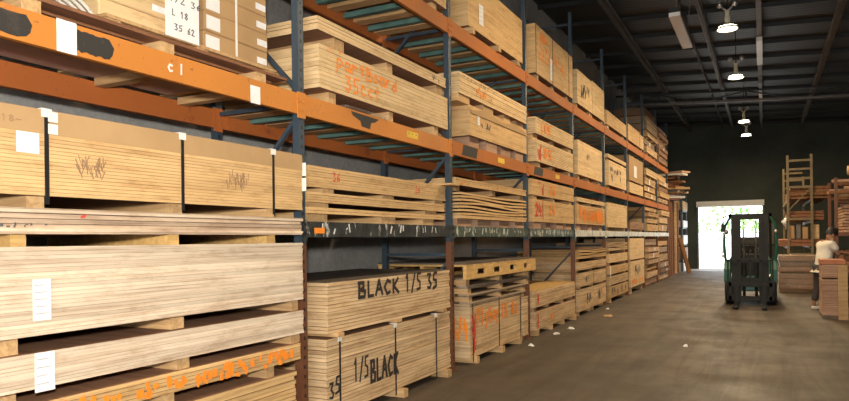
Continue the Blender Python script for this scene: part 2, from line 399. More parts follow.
# ================================================================== STRUCTURE
def struct(name, mb, mat): return tag(mb.build(name, mat), kind='structure')
XL, XR, YB, YF = -4.62, 8.0, 34.0, -8.2
struct('floor', MB().box(XL-.3, XR+.3, YF-.3, YB+.3, -.2, 0), 'floor_concrete')
RZ = lambda x: 6.68-.058*x
struct('wall_left', MB().box(XL-.3, XL, YF, YB, 0, 7.3), 'wall_concrete')
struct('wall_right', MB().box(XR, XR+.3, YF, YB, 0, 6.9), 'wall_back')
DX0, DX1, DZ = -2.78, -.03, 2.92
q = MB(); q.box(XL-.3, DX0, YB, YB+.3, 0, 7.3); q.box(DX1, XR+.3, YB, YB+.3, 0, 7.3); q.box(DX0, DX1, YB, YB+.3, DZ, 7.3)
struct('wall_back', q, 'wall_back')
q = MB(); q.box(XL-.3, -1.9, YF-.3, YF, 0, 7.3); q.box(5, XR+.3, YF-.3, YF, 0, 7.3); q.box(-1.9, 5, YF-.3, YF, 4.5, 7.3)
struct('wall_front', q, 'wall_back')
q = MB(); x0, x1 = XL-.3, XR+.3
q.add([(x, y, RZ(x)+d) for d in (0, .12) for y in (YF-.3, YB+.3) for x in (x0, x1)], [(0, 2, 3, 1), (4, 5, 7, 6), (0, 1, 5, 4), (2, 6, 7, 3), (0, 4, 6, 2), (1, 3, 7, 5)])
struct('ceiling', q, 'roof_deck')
q = MB()
q.box(DX0-.06, DX1+.06, YB-.28, YB-.001, DZ, DZ+.26)
d_ = struct('door_1', q, 'plastic_white')
MB().box(DX0-.05, DX0+.02, YB-.10, YB, 0, DZ).build('door_track', 'girder', d_); MB().box(DX1-.02, DX1+.05, YB-.10, YB, 0, DZ).build('door_track', 'girder', d_)
q = MB(); q.box(XL, XL+.5, 7.9, 8.3, 0, 6.9)
# outside
struct('ground', MB().box(-30, 30, YB+.3, 90, -.25, -.02), 'concrete_out')

# roof steel
def g_x(x): return x
for i, (gx, gw, gh, mt_) in enumerate([(-3.03, .08, .22, 'girder'), (-1.62, .05, .05, 'girder'), (-1.20, .08, .22, 'girder'), (1.50, .09, .24, 'girder'), (3.3, .09, .24, 'girder')]):
    zt = RZ(gx)-.112
    q = MB(); q.box(gx-gw/2, gx+gw/2, YF, YB, zt-gh, zt-gh+.02); q.box(gx-.012, gx+.012, YF, YB, zt-gh, zt); q.box(gx-gw/2, gx+gw/2, YF, YB, zt-.02, zt)
    tag(q.build('roof_girder', mt_), ['grey steel girder running the length of the roof, nearest the left wall', 'thin grey conduit under the roof beside the long hanging light',
        'grey steel girder in the roof just left of the round lamps', 'grey steel girder in the roof to the right of the round lamps', 'grey steel girder under the roof at the far right edge'][i], 'girder' if i != 1 else 'conduit')
    if i == 1: bpy.data.objects[-1] if False else None
q = MB()
for y in [k*1.55+.95 for k in range(-5, 22)]:
    q = MB(); z = lambda x: RZ(x)-.003
    for (xa, xb) in ((XL, XR),):
        q.add([(x, y+dy, RZ(x)-dz) for dz in (.003, .10) for dy in (-.02, .02) for x in (xa, xb)], [(0, 2, 3, 1), (4, 5, 7, 6), (0, 1, 5, 4), (2, 6, 7, 3), (0, 4, 6, 2), (1, 3, 7, 5)])
    tag(q.build('roof_purlin', 'purlin'), 'dark steel purlin running across the underside of the roof deck', 'roof purlin', 'purlins across the roof')
# truss at y = 24
r = thing('roof_truss', 'dark steel truss crossing the warehouse below the roof beyond the second lamp', 'roof truss', (0, 24, 5.95))
TY = 24.0; zc = lambda x: 5.93-.057*x
MB().bar((XL, 0, zc(XL)-5.95), (XR, 0, zc(XR)-5.95), .12, .07).build('bottom_chord', 'girder', r)
MB().bar((XL, 0, RZ(XL)-.42-5.95), (XR, 0, RZ(XR)-.42-5.95), .10, .06).build('top_chord', 'purlin', r)
xs = [XL+.1+k*1.35 for k in range(10)]
for k in range(9):
    a = xs[k]; b_ = xs[k+1]
    up_ = k % 2 == 0
    MB().bar((a, 0, (zc(a) if up_ else RZ(a)-.44)-5.95), (b_, 0, (RZ(b_)-.44 if up_ else zc(b_))-5.95), .05, .04).build('web_member', 'purlin', r)
for k in range(0, 9, 2):
    MB().bar((xs[k+1], 0, zc(xs[k+1])-5.95), (xs[k+1], 0, RZ(xs[k+1])-.44-5.95), .05, .04).build('web_member', 'purlin', r)
# long pale batten of lights at x = -.05
r = thing('light_batten', 'long pinkish grey steel channel running overhead to the far wall right of the lamps', 'lighting channel', (-.05, 16, RZ(0)-.14))
q = MB(); q.box(-.055, .055, -20, 17.9, -.10, 0); q.build('channel', 'girder', r)
tag(MB().box(-.07, .07, 2.3, 4.9, -.20, -.10).build('tube_fixture', 'plastic_white', r), 'white tube light clipped under the channel')
tag(MB().box(-.05, .05, 9.0, 10.6, -.18, -.10).build('tube_fixture', 'plastic_white', r), 'white tube light clipped under the channel')
# hanging fluorescent fixture
r = thing('fluorescent_light', 'long unlit fluorescent fixture with a ribbed grey lens hanging at upper left of the lamps', 'light fixture', (-1.37, 13.6, 5.47))
q = MB().box(-.10, .10, -1.15, 1.15, .04, .12); q.build('housing', 'purlin', r)
MB().box(-.095, .095, -1.13, 1.13, -.03, .04).build('lens', 'lens_glass', r)
for y in (-.9, .9): MB().tube([(0, y, .12), (.1, y, 1.0)], .008, 5).build('hanger', 'girder', r)
# high-bay lamps
LB = ['nearest and largest round lamp hanging over the aisle', 'second round lamp along the aisle, right of the thin roof conduit', 'upper of the two small far lamps beyond the truss', 'lower and farthest of the round lamps, near the back wall']
def lamp(y, lab):
    r = thing('high_bay_lamp', lab, 'ceiling lamp', (-.57, y, 5.42), 0, 'round high bay lamps')
    MB().lathe([(.001, .012), (.17, .012), (.175, .03), (.16, .05), (.001, .05)], n=28).build('lamp_lens', 'lamp_lens', r, smooth=True)
    MB().lathe([(.178, .0), (.185, .03), (.12, .07), (.05, .10), (.045, .17)], n=28).build('reflector', 'pale_glass', r, smooth=True)
    MB().lathe([(.045, .16), (.05, .20), (.035, .30), (.045, .36)], n=16).build('lamp_neck', 'pale_glass', r, smooth=True)
    q = MB()
    for s_ in (-1, 1): q.bar((0, 0, .34), (s_*.12, 0, .46), .035, .03); q.lathe([(.001, .42), (.05, .44), (.06, .48), (.045, .53), (.001, .54)], (s_*.13, 0, 0), 12)
    q.build('ballast_bracket', 'steel', r, smooth=True)
    MB().tube([(0, 0, .36), (0, 0, RZ(-.57)-5.44)], .012, 6).build('stem', 'purlin', r)
    return r
for y, lab in zip([13.7, 18.0, 25.1, 28.5], LB): lamp(y, lab)
lamp(21.5, 'round lamp above the aisle hidden behind its neighbours') if False else None
LAMP_UNUSED = 0

# ================================================================== LEFT PALLET RACK
P0, PITCH, NF = 4.13-2.77, 2.77, 10
FY = [P0+k*PITCH for k in range(NF)]
rack = thing('pallet_rack', 'long steel pallet rack with blue posts and orange beams along the left wall', 'pallet rack', (-3.24, 4.13, 0))
RX, RY = -3.24, 4.13
BO = 1.66
for k, y in enumerate(FY):
    yy = y-RY
    for fx, nm in ((-3.245, 'upright_post'), (-4.105, 'upright_post')):
        xx = fx-RX; q = MB(); hb = .034; yy = y-RY+.03
        z0_ = 1.50 if fx > -3.5 else 0
        q.box(.026, .036, -hb, hb, z0_, 5.82); q.box(-.026, .026, -hb, -hb+.012, z0_, 5.82); q.box(-.026, .026, hb-.012, hb, z0_, 5.82)
        po = q.build(nm, 'blue_paint', rack, (xx, yy, 0))
        if fx > -3.5:
            q = MB(); q.box(.024, .040, -hb-.003, hb+.003, 0, 1.50); q.box(-.028, .024, -hb-.003, -hb+.010, 0, 1.50); q.box(-.028, .024, hb-.010, hb+.003, 0, 1.50)
            tag(q.build('lower_post', 'rust_post', po), 'rust brown lower half of the post')
        MB().box(-.07, .07, -.07, .07, 0, .012).build('foot_plate', 'rust_post', po)
    for zf, zr in ((1.25, .40), (2.47, 1.62), (2.74, 3.58), (4.42, 3.62), (4.46, 5.35)):
        MB().bar((-.035, yy, zf), (-.84, yy, zr), .03, .035, (0, 1, 0)).build('frame_brace', 'blue_paint', rack)
    for a in (.25, 1.35, 2.60, 3.96, 5.6): MB().bar((-.05, yy, a), (-.83, yy, a), .03, .035).build('frame_brace', 'blue_paint', rack)
def beam(k, z0, z1, mat, x, label=None, cmat=None):
    y0 = FY[k]-RY+.05; y1 = FY[k+1]-RY-.05; xx = x-RX
    q = MB(); q.box(-.012, 0, y0, y1, z0, z1); q.box(-.05, -.012, y0, y1, z1-.012, z1); q.box(-.05, -.012, y0, y1, z0, z0+.012); q.box(-.05, -.038, y0, y1, z0, z1)
    b = q.build('beam', mat, rack, (xx, 0, 0))
    if label: b['label'] = label
    for ye, s_ in ((y0, -1), (y1, 1)):
        c = MB(); c.box(.0, .008, min(ye, ye+s_*.05), max(ye, ye+s_*.05), z0-.03, z1+.01)
        for dz in (.03, .10): c.lathe([(.012, .008), (.012, .016), (.001, .016)], (0, ye+s_*.022, z0+dz), 8, 'x')
        c.build('connector', cmat or mat, b)
    return b
for k in range(0, NF-1):
    o27 = beam(k, 2.51, 2.67, 'orange_paint' if k < 2 else 'orange_deep', -3.19)
    beam(k, 3.89, 4.06, 'orange_deep', -3.19)
    beam(k, 2.48, 2.635, 'rust_paint', -4.06); beam(k, 3.89, 4.05, 'rust_paint', -4.06)
    if k == 0:
        # burnt patches and tape on the nearest beam
        for (a, b_) in ((1.45, 1.98), (2.24, 2.44)): 
            q = MB(); n = 12; pts = []
            for i in range(n+1): pts.append((a+(b_-a)*i/n-RY, 2.645+random.uniform(-.006, .006)))
            pts += [(b_-RY+.03, 2.60), (b_-RY+.02, 2.56)]
            for i in range(n, -1, -1): pts.append((a+(b_-a)*i/n-RY, 2.53+random.uniform(-.006, .012)))
            q.prism(pts, .0005, .002); tag(q.build('scorch_patch', 'burnt', o27), 'blackened patch on the orange paint')
        MB().box(.002, .004, 2.135-RY, 2.245-RY, 2.508, 2.675).build('white_tape', 'paper', o27)
        MB().box(.002, .004, 3.56-RY, 3.66-RY, 2.50, 2.625).build('paper_tag', 'paper', o27)
        letters('cul', .001, 2.84-RY, 2.56, .065, .045, .012, 'plastic_white', o27, 'chalk_mark')
    if k == 1:
        q = MB(); q.prism([(4.83-RY, 2.655), (5.30-RY, 2.65), (5.22-RY, 2.61), (5.16-RY, 2.60), (5.14-RY, 2.54), (5.0-RY, 2.545), (4.98-RY, 2.59), (4.86-RY, 2.62)], .0005, .002)
        tag(q.build('scorch_patch', 'burnt', o27), 'blackened patch on the orange paint')
        o = MB().box(.001, .003, 5.84-RY, 6.08-RY, 2.565, 2.63).build('capacity_plate', 'warn_yellow', o27)
        letters('- - -', .0031, 5.86-RY, 2.59, .03, .04, .006, 'ink', o, 'print')
    if k in (2, 3):
        q = MB(); q.prism([(FY[k]+.35-RY, 2.66), (FY[k]+.8-RY, 2.66), (FY[k]+.75-RY, 2.53), (FY[k]+.3-RY, 2.53)], .0005, .002); q.build('scorch_patch', 'burnt', o27)
        MB().box(.001, .003, FY[k]+1.5-RY, FY[k]+1.75-RY, 2.56, 2.63).build('capacity_plate', 'warn_yellow', o27)
    if k >= 1:
        mt_ = 'beam_black' if k == 1 else 'beam_green' if k < 4 else 'beam_pale'
        lb = ['', 'black beam with white scuffs', 'dark green beam scuffed white', 'dark green beam scuffed white'][k] if k < 4 else 'pale scuffed beam'
        b = beam(k, 1.555, 1.68, mt_, -3.19, lb, 'beam_black' if k < 4 else None)
        beam(k, 1.555, 1.67, 'blue_paint', -4.06)
        if k == 1:
            MB().box(.001, .003, 4.28-RY, 4.42-RY, 1.585, 1.63).build('orange_tape', 'spray_orange', b)
        rr = random.Random(k); q = MB()
        for i in range(22 if k < 3 else 30):
            y_ = FY[k]+.25+2.25*(i+rr.random())/(22 if k < 3 else 30)-RY; 
            if rr.random() < (.5 if k == 1 else .25): continue
            l_ = rr.uniform(.02, .08); q.bar((.0015, y_, 1.60+rr.uniform(-.02, .02)), (.0015, y_+rr.uniform(-.03, .03), min(1.668, 1.60+l_)), .0015, rr.uniform(.008, .026), (0, 1, 0))
        tag(q.build('paint_scuff', 'plastic_white', b), 'white smears along the beam', kind='stuff')
    # cross bars carrying the packs
    if k >= 1:
        for z in (2.60, 3.98):
            for f in (.15, .33, .51, .69, .87):
                yy = FY[k]+PITCH*f-RY
                MB().box(-.815, -.0, yy-.03, yy+.03, z-.025, z+.03).build('support_bar', 'teal', rack)
            for f in (.07, .24, .42, .60, .78, .94):
                yy = FY[k]+PITCH*f-RY
                MB().box(-.84, -.0, yy-.075, yy+.075, z-.01, z+.03).build('deck_slat', 'timber' if (int(f*100)+k) % 3 else 'timber_brown', rack)
    else:
        for f in (.60, .86): 
            yy = FY[0]+PITCH*f-RY; MB().box(-.815, .0, yy-.04, yy+.04, 2.60, 2.655).build('support_bar', 'timber', rack)
q = MB().box(-4.05, -3.25, FY[0]+.08, 3.6, 2.656, 2.668)
tag(q.build('deck_panel', 'deck_brown'), 'dark fibreboard panel lying between the beams under the cartons', 'shelf panel')

# ================================================================== BAY 1 (floor stack, nearest)
XF = -3.12
A_, B_ = 1.60, 4.045
def b1(f): return (f-A_)/(B_-A_)
r = pack('bottom pack of yellowish plywood in the nearest floor stack', A_, 3.95, .10, .553, .10, XF, 1.2, .03, 'ply_yellow', seed=3, jit=.012)
r = pack('thin plywood pack with orange spray smears, second from floor in nearest stack', A_, 4.0, .637, .757, .072, XF, 1.2, .025, 'ply_yellow', bears=(b1(1.95), b1(2.80), b1(3.72)), seed=4, jit=.002)
smear(r, 1.7, .63, 2.2, .11, 'spray_orange', 80, 3, .030)
r = pack('cream plywood pack with a white paper strip, third from floor in nearest stack', A_, B_, .828, 1.0, .067, XF, 1.2, .018, 'ply_cream', gap=.05, bears=(b1(1.86), b1(2.89), b1(3.97)), seed=5)
sheet_label(r, 2.005, .905, .10, .19, 4)
r = pack('tall cream plywood pack with a white label, in the middle of the nearest stack', A_, B_, 1.083, 1.512, .087, XF, 1.2, .0205, 'ply_cream', gap=.05, bears=(b1(1.86), b1(2.88), b1(3.98)), seed=6)
sheet_label(r, 1.995, 1.255, .09, .20, 5)
r = pack('thin dark edged sheets with paint marks between the two tall nearest packs', A_, B_, 1.573, 1.70, .061, XF, 1.2, .025, 'ply_grey', bears=(b1(1.91), b1(2.83), b1(3.74)), seed=7, jit=.014, bmat='timber_yellow')
smear(r, 1.8, 1.60, .25, .03, 'ink', 8, 9, .012, 'paint_mark'); smear(r, 2.2, 1.655, .03, .02, 'spray_red', 3, 2, .02, 'paint_mark')
for dz in (.112, .02): tag(MB().box(.55, .604, -1.21, 1.22, .061+dz-.008, .061+dz+.006).build('edge_strip', 'ply_cream', r), 'paler sheet edge')
r = pack('particle board pack with brown cardboard cover and black straps, top of nearest stack', A_, B_, 1.76, 2.180, .06, XF, 1.2, .0185, 'particle', bears=(b1(2.0), b1(2.86), b1(3.70)), straps=(2.03, 2.88, 3.71), kraft=.118, gap=.07, jit=.002, seed=8, name='particle_board_pack')
sheet_label(r, 1.935, 2.01, .11, .10)
letters('3418-', r['_xm']+.004, put(r, 1.74), 2.10-r.location.z, .03, .035, .004, 'pencil', r, 'handwriting')
smear(r, 2.2, 1.86, .14, .12, 'pencil', 30, 5, .004, 'pencil_scribble'); smear(r, 3.25, 1.86, .2, .14, 'pencil', 30, 6, .004, 'pencil_scribble')
for z in (1.98, 2.04): sheet_label(r, 2.062 if z > 2 else 2.062, z+.11, .05, .05, 0, 'plastic_white', 'strap_tag')
# white strap tags standing at the post
for z in (1.905, 2.02):
    MB().box(.0, .05, 0, .004, 0, .10).build('strap_tag', 'plastic_white', r, (r['_xm']-.02, put(r, B_+.004), z-r.location.z))

# bay 1 shelf: long pallet with cartons
def pallet(label, x0, x1, y0, y1, z0, h=.12, mat='timber', nb=3, deck='timber', group=None, name='wooden_pallet', bottom=True, bys=None):
    """pallet whose bearers run along x; deck boards along y"""
    r = thing(name, label, 'pallet', ((x0+x1)/2, (y0+y1)/2, z0), 0, group); dx = (x1-x0)/2; dy = (y1-y0)/2; t = .02
    n = 7; bwid = (x1-x0)/n*.78
    for i in range(n):
        xc = -dx+(x1-x0)*(i+.5)/n
        if i == n-1: xc = dx-bwid/2
        MB().box(xc-bwid/2, xc+bwid/2, -dy, dy, h-t, h).build('deck_board', deck, r)
    for i in (0, 3, 6) if bottom else ():
        xc = -dx+(x1-x0)*(i+.5)/n
        if i == 6: xc = dx-bwid/2
        MB().box(xc-bwid/2, xc+bwid/2, -dy, dy, 0, t).build('bottom_board', deck, r)
    for i in range(nb):
        yc = -dy+.06+(2*dy-.12)*i/(nb-1) if not bys else bys[i]-(y0+y1)/2
        MB().box(-dx+.01, dx-.01, yc-.05, yc+.05, t if bottom else 0, h-t).build('bearer', mat, r)
    return r
r = pallet('long reddish brown pallet on the orange beam under the cartons', -4.2, -3.20, 1.45, 3.98, 2.672, .088, 'timber', 3, 'timber_brown', bottom=False, bys=(2.02, 2.86, 3.70))
r = pallet('small pale pallet directly beneath the brown cartons', -4.2, -3.36, 2.55, 4.05, 2.761, .095, 'timber', 3, 'timber')
def carton_box(label, x1, dx, y0, y1, z0, z1, mat='kraft', lab=True, grp=None):
    r = thing('cardboard_carton', label, 'carton', (x1-dx/2, (y0+y1)/2, z0), 0, grp); h = z1-z0; d = dx/2; l_ = (y1-y0)/2
    MB().box(-d, d, -l_, l_, 0, h).build('carton_body', mat, r, bev=.008)
    MB().box(d, d+.0015, -l_+.01, l_-.01, h-.006, h-.0015).build('flap_seam', 'kraft_dark', r)
    if lab:
        MB().box(d+.0005, d+.002, -l_+.02, -l_+.15, h*.12, h*.82).build('paper_label', 'paper', r)
        MB().box(d+.0005, d+.002, l_-.12, l_-.01, h*.25, h*.6).build('paper_label', 'paper', r)
    return r
zc_ = 2.857
names_h = ['bottom', 'second', 'third', 'fourth', 'fifth', 'sixth', 'seventh']
for i in range(7):
    hh = .135
    carton_box(f'{names_h[i]} brown carton from below in the right stack of white labelled cartons', -3.42+random.uniform(-.01, .01), .74, 3.36, 4.02-(.005*i), zc_+i*(hh+.001), zc_+i*(hh+.001)+hh, 'kraft', True, 'brown cartons on the top left pallet')
st = tag(MB().box(-3.409, -3.406, 3.655, 3.675, zc_+.02, zc_+.95).build('carton_strap', 'plastic_white'), 'white plastic band down the front of the brown cartons', 'strap')
for i in range(6):
    hh = .105
    r = carton_box(f'{names_h[i]} pale carton from below in the left stack beside the big paper', -3.42+random.uniform(-.008, .008), .74, 2.55, 3.26, zc_+i*(hh+.001), zc_+i*(hh+.001)+hh, 'particle_pale', False, 'pale cartons on the top left pallet')
    if i == 1: MB().box(.371, .373, .02, .16, .03, .07).build('paper_label', 'paper', r)
q = thing('paper_sheet', 'large white paper with black writing hanging on the pale cartons', 'paper notice', (-3.352, 3.10, zc_-.055))
MB().box(0, .002, -.13, .15, .04, .46).build('paper', 'paper', q)
letters('X4 15', .0022, -.09, .36, .04, .045, .006, 'ink', q, 'writing'); letters('1/2 36', .0022, -.10, .27, .04, .045, .006, 'ink', q, 'writing')
letters('L 18', .0022, -.08, .18, .04, .035, .006, 'ink', q, 'writing'); letters('35 62', .0022, -.06, .09, .04, .035, .006, 'ink', q, 'writing')
# white looped strapping
q = MB()
for j in range(4):
    R1 = .47-.028*j; pts = [(-3.27-.012*j-.10*abs(math.cos(math.pi*i/24)), 2.02+R1*math.cos(math.pi*i/24), 2.773+(.15-.022*j)*math.sin(math.pi*i/24)) for i in range(25)]
    q.tube(pts, .010, 6)
tag(q.build('strapping_coil', 'plastic_white', smooth=True), 'loops of white plastic strapping lying on the brown pallet', 'strapping')
r = pack('pale sheets standing behind the white strapping on the top left pallet', 1.58, 2.50, 2.83, 3.5, .07, -3.86, .34, .03, 'particle_pale', seed=31, single=True)

# ================================================================== BAY 2
r = pack('strapped plywood pack on the floor sprayed 35 1/5 BLACK', 4.41, 6.80, .08, .715, .08, pitch=.030, mat='ply_tan', bears=(.12, .5, .93), straps=(4.60, 5.54, 6.43), jit=.008, over=.05, seed=11, depth=1.2)
letters('35', r['_xm']+.005, put(r, 4.435), .22-r.location.z, .14, .085, .022, 'spray_black', r, slope=.4)
spray(r, '1/5', 4.80, .30, .19, .085, .022, 'spray_black'); spray(r, 'BLACK', 5.07, .24, .19, .105, .032, 'spray_black')
r = pack('upper plywood pack sprayed BLACK 1/5 35 with dark grey top', 4.43, 6.81, .757, 1.178, .042, pitch=.030, mat='ply_tan', bears=(.06, .5, .92), top='sheet_top', jit=.009, seed=12, over=.03, depth=1.2)
spray(r, 'BLACK', 4.88, 1.02, .13, .15, .032, 'spray_black'); spray(r, '1/5', 5.74, 1.01, .17, .12, .028, 'spray_black'); spray(r, '35', 6.22, 1.00, .17, .13, .030, 'spray_black')
# level 1.7
r = pack('flat particle board pack directly on the black scuffed beam in second bay', 4.20, 6.68, 1.745, 1.795, .062, mat='particle', bears=(.05, .52, .86), pitch=.025, bw=.30, seed=13)
r = pack('middle thin particle board pack above the black scuffed beam', 4.20, 6.68, 1.835, 1.915, .036, mat='particle', pitch=.02, bears=(.06, .9), bw=.3, seed=14, name='particle_board_pack')
r = pack('particle board pack with faint red numbers above the black scuffed beam', 4.20, 6.72, 1.955, 2.125, .036, mat='particle', pitch=.02, bears=(.12, .53, .95), bw=.18, seed=15, name='particle_board_pack', gap=.05)
letters('36', r['_xm']+.005, put(r, 4.52), 2.02-r.location.z, .07, .06, .008, 'spray_red', r); letters('26', r['_xm']+.005, put(r, 5.98), 2.01-r.location.z, .07, .06, .008, 'spray_red', r)
tag(MB().box(-4.3, -3.05, 6.60, 6.81, 2.128, 2.148).build('loose_board', 'timber'), 'loose pale board end poking past the second blue post', 'board')
# level 2.7
r = pack('particle board pack sprayed orange with partBoard 35cct', 4.36, 6.80, 2.77, 3.125, .095, mat='particle_pale', pitch=.036, bears=(.1, .5, .9), seed=16, name='particle_board_pack', gap=.06, jit=.003)
spray(r, 'partBoard', 4.60, 2.975, .115, .115, .017, 'spray_orange', slope=-.01); spray(r, '35cct', 4.72, 2.815, .125, .12, .018, 'spray_orange'); smear(r, 4.42, 3.08, .25, .05, 'spray_orange', 4, 4, .02)
tag(MB().box(-4.35, -3.16, 4.72, 5.46, 2.6725, 2.69).build('plastic_sheet', 'film'), 'crumpled clear plastic under the pack sprayed partBoard', 'plastic sheet')
r = pack('thin pale sheet pack lying on top of the pack sprayed partBoard', 4.34, 6.76, 3.235, 3.345, .068, mat='particle_pale', pitch=.03, bears=(.14, .50, .95), bw=.14, seed=17, name='particle_board_pack')
smear(r, 6.35, 3.25, .25, .08, 'ink', 5, 12, .012, 'ink_mark')
r = pack('sheet pack on the highest shelf of the second bay seen from below', 4.42, 6.80, 4.14, 4.6, .078, mat='particle', seed=18, bears=(.1, .5, .9), name='particle_board_pack')

# ================================================================== BAY 3
r = pack('strapped floor pack sprayed orange 3/4 Ply beside the brown post', 7.36, 9.28, .08, .735, .08, pitch=.026, mat='ply_tan', straps=(7.45, 8.35, 9.22), bears=(.08, .53, .93), seed=21, tags=False, over=.04, depth=1.2)
o = letters('3/4', 0, 0, 0, .26, .075, .03, 'spray_orange', r); o.location = (.36, -.965, .30); o.rotation_euler = (0, 0, -math.pi/2); spray(r, 'Ply', 7.56, .44, .22, .14, .034, 'spray_orange'); spray(r, 'Bay', 7.97, .46, .17, .125, .030, 'spray_orange'); spray(r, '15', 8.43, .46, .17, .12, .032, 'spray_orange'); spray(r, '8c', 8.82, .46, .18, .15, .032, 'spray_orange')
smear(r, 7.47, .12, .06, .5, 'spray_red', 12, 8, .016)
r = pack('narrow upright offcut pack standing right of the pack sprayed 3/4 Ply', 9.36, 9.58, .08, .66, .08, pitch=.03, mat='ply_tan', bears=(.5,), seed=22, depth=1.0)
for i, zz_ in enumerate((.741, .846, .951)):
    pallet(['lowest of three empty grey pallets above the 3/4 Ply pack', 'middle of three empty grey pallets above the 3/4 Ply pack', 'topmost of three empty grey pallets, under the yellow pallet'][i],
           -4.35, -3.16+(.02 if i == 1 else 0), 7.22+(.08 if i == 0 else 0), 9.42+.08*i, zz_, .104, 'timber', 3, 'pallet_grey')
# notched yellow pallet
r = thing('wooden_pallet', 'yellow notched pallet with dark sheet on top, topmost in the third bay floor stack', 'pallet', (-3.66, 8.29, 1.056))
for xc in (.58, .02, -.56):
    q = MB(); L2 = 1.30; hb_ = .15; no = [(-.96, -.66), (-.42, -.12), (.18, .44), (.76, 1.0)]
    y_ = -L2
    q.box(xc-.022, xc+.022, -L2, L2, 0, .045); q.box(xc-.022, xc+.022, -L2, L2, .115, hb_)
    for a, b_ in no+[(L2, L2)]:
        q.box(xc-.022, xc+.022, y_, a, .045, .115); y_ = b_
    q.build('stringer', 'timber_yellow', r)
for i in range(10):
    yc = -1.2+i*.266; MB().box(-.60, .604, yc-.09, yc+.09, .15, .172).build('deck_board', 'timber_yellow', r)
for i in range(4):
    yc = -1.2+i*.8; MB().box(-.60, .604, yc-.05, yc+.05, -.0005, .0).build('bottom_board', 'timber_yellow', r) if False else None
tag(MB().box(-4.26, -3.07, 7.02, 9.60, 1.229, 1.247).build('dark_sheet', 'sheet_top'), 'dark sheet lying over the yellow notched pallet', 'board sheet')
# level 1.7
r = pack('wavy sagging sheets on reddish bearers above the green scuffed beam', 7.12, 9.55, 1.775, 2.10, .092, mat='particle', pitch=.04, wavy=.016, bears=(.08, .36, .66, .92), bw=.42, bmat='ply_pink', seed=23, name='fibreboard_pack')
r = pack('straight sheet pack with a red spot resting on the wavy sheets', 7.0, 9.56, 2.165, 2.25, .062, mat='particle', pitch=.02, bears=(.06, .52, .96), bw=.12, seed=24, name='particle_board_pack')
smear(r, 7.2, 2.17, .02, .07, 'spray_orange', 3, 3, .02); smear(r, 8.32, 2.18, .03, .03, 'spray_red', 3, 3, .02)
# level 2.7
r = pack('tan wrapped pack with small white label and black scribble, third bay middle shelf', 7.44, 9.60, 2.80, 3.17, .125, mat='particle', pitch=.03, gap=.03, bears=(.12, .36, .62, .88), bw=.36, bmat='ply_pink', seed=25, jit=.001, name='particle_board_pack', depth=1.15)
sheet_label(r, 7.70, 3.02, .07, .13, 3); smear(r, 7.8, 2.94, .3, .09, 'ink', 10, 5, .018, 'ink_mark')
# curved flap of wrapping
q = MB(); n = 16
for i in range(n):
    ya = -1.07+2.14*i/n; yb = ya+2.14/n
    sag = lambda y: .10*math.cos(y*2.9)**2
    q.add([(.578+e, y, z) for e in (0, .01) for y, z in ((ya, .40+.0), (yb, .40), (yb, .50-sag(yb)*.6), (ya, .50-sag(ya)*.6))], [(0, 1, 2, 3), (7, 6, 5, 4), (0, 4, 5, 1), (1, 5, 6, 2), (2, 6, 7, 3), (3, 7, 4, 0)])
q.build('torn_wrap', 'kraft', r)
r = pack('pack with orange smear and ragged edge on top of the tan wrapped pack', 7.12, 9.62, 3.26, 3.515, .088, mat='particle_pale', pitch=.03, bears=(.06, .40, .70, .97), bw=.3, seed=26, top='sheet_top')
smear(r, 7.62, 3.31, .55, .14, 'spray_orange', 12, 7, .03); smear(r, 7.2, 3.46, 1.2, .03, 'ink', 14, 8, .02, 'ink_mark')
r = pack('large plain tan pack with white label on third bay top shelf', 7.42, 9.46, 4.14, 4.78, .078, mat='particle', pitch=.026, gap=.02, jit=.001, bears=(.06, .5, .9), over=.03, seed=27, name='particle_board_pack')
sheet_label(r, 7.83, 4.38, .14, .26, 4)

# ================================================================== BAY 4
r = pack('low strapped pack with orange mark on the floor of fourth bay', 9.93, 12.38, .09, .375, .09, pitch=.03, mat='ply_tan', bears=(.04, .36, .66, .96), seed=41, over=.03)
smear(r, 10.05, .10, .03, .26, 'spray_red', 5, 3, .02); smear(r, 10.7, .16, .3, .12, 'spray_orange', 7, 4, .02)
r = pack('upper low pack with bright orange yellow top sheet in fourth bay', 9.90, 12.38, .445, .70, .07, pitch=.03, mat='ply_tan', bears=(.06, .36, .68, .96), seed=42, top='timber_yellow', over=0)
smear(r, 10.05, .47, .05, .2, 'spray_red', 5, 3, .02)
r = pack('lower pack sprayed with red and orange numbers on the scuffed green beam', 9.86, 12.34, 1.79, 2.14, .106, pitch=.025, mat='particle', bears=(.12, .4, .66, .9), bw=.35, bmat='ply_pink', seed=43, single=False, gap=.05)
spray(r, '24', 9.98, 1.88, .2, .18, .04, 'spray_red'); spray(r, '|', 10.35, 1.88, .2, .1, .03, 'spray_red'); spray(r, '26', 10.72, 1.93, .16, .2, .032, 'spray_orange')
r = pack('upper pack sprayed with an orange 26 above the scuffed green beam', 9.82, 12.37, 2.205, 2.455, .064, pitch=.025, mat='particle', bears=(.1, .5, .93), bw=.14, seed=44, gap=.05)
spray(r, '26', 10.78, 2.26, .15, .18, .03, 'spray_orange'); smear(r, 9.9, 2.40, .45, .04, 'spray_red', 6, 5, .03); smear(r, 10.38, 2.22, .03, .2, 'spray_red', 5, 5, .03)
r = pack('lower of two pale packs with orange marks on fourth bay middle shelf', 10.08, 12.36, 2.75, 3.10, .075, pitch=.03, mat='particle_pale', bears=(.1, .5, .9), bw=.14, seed=45)
smear(r, 10.2, 2.78, .1, .28, 'spray_red', 10, 5, .02); spray(r, '85', 10.45, 2.84, .15, .25, .04, 'spray_orange')
r = pack('upper of two pale packs with orange marks on fourth bay middle shelf', 10.05, 12.37, 3.19, 3.45, .09, pitch=.03, mat='particle_pale', bears=(.06, .5, .92), bw=.2, seed=46)
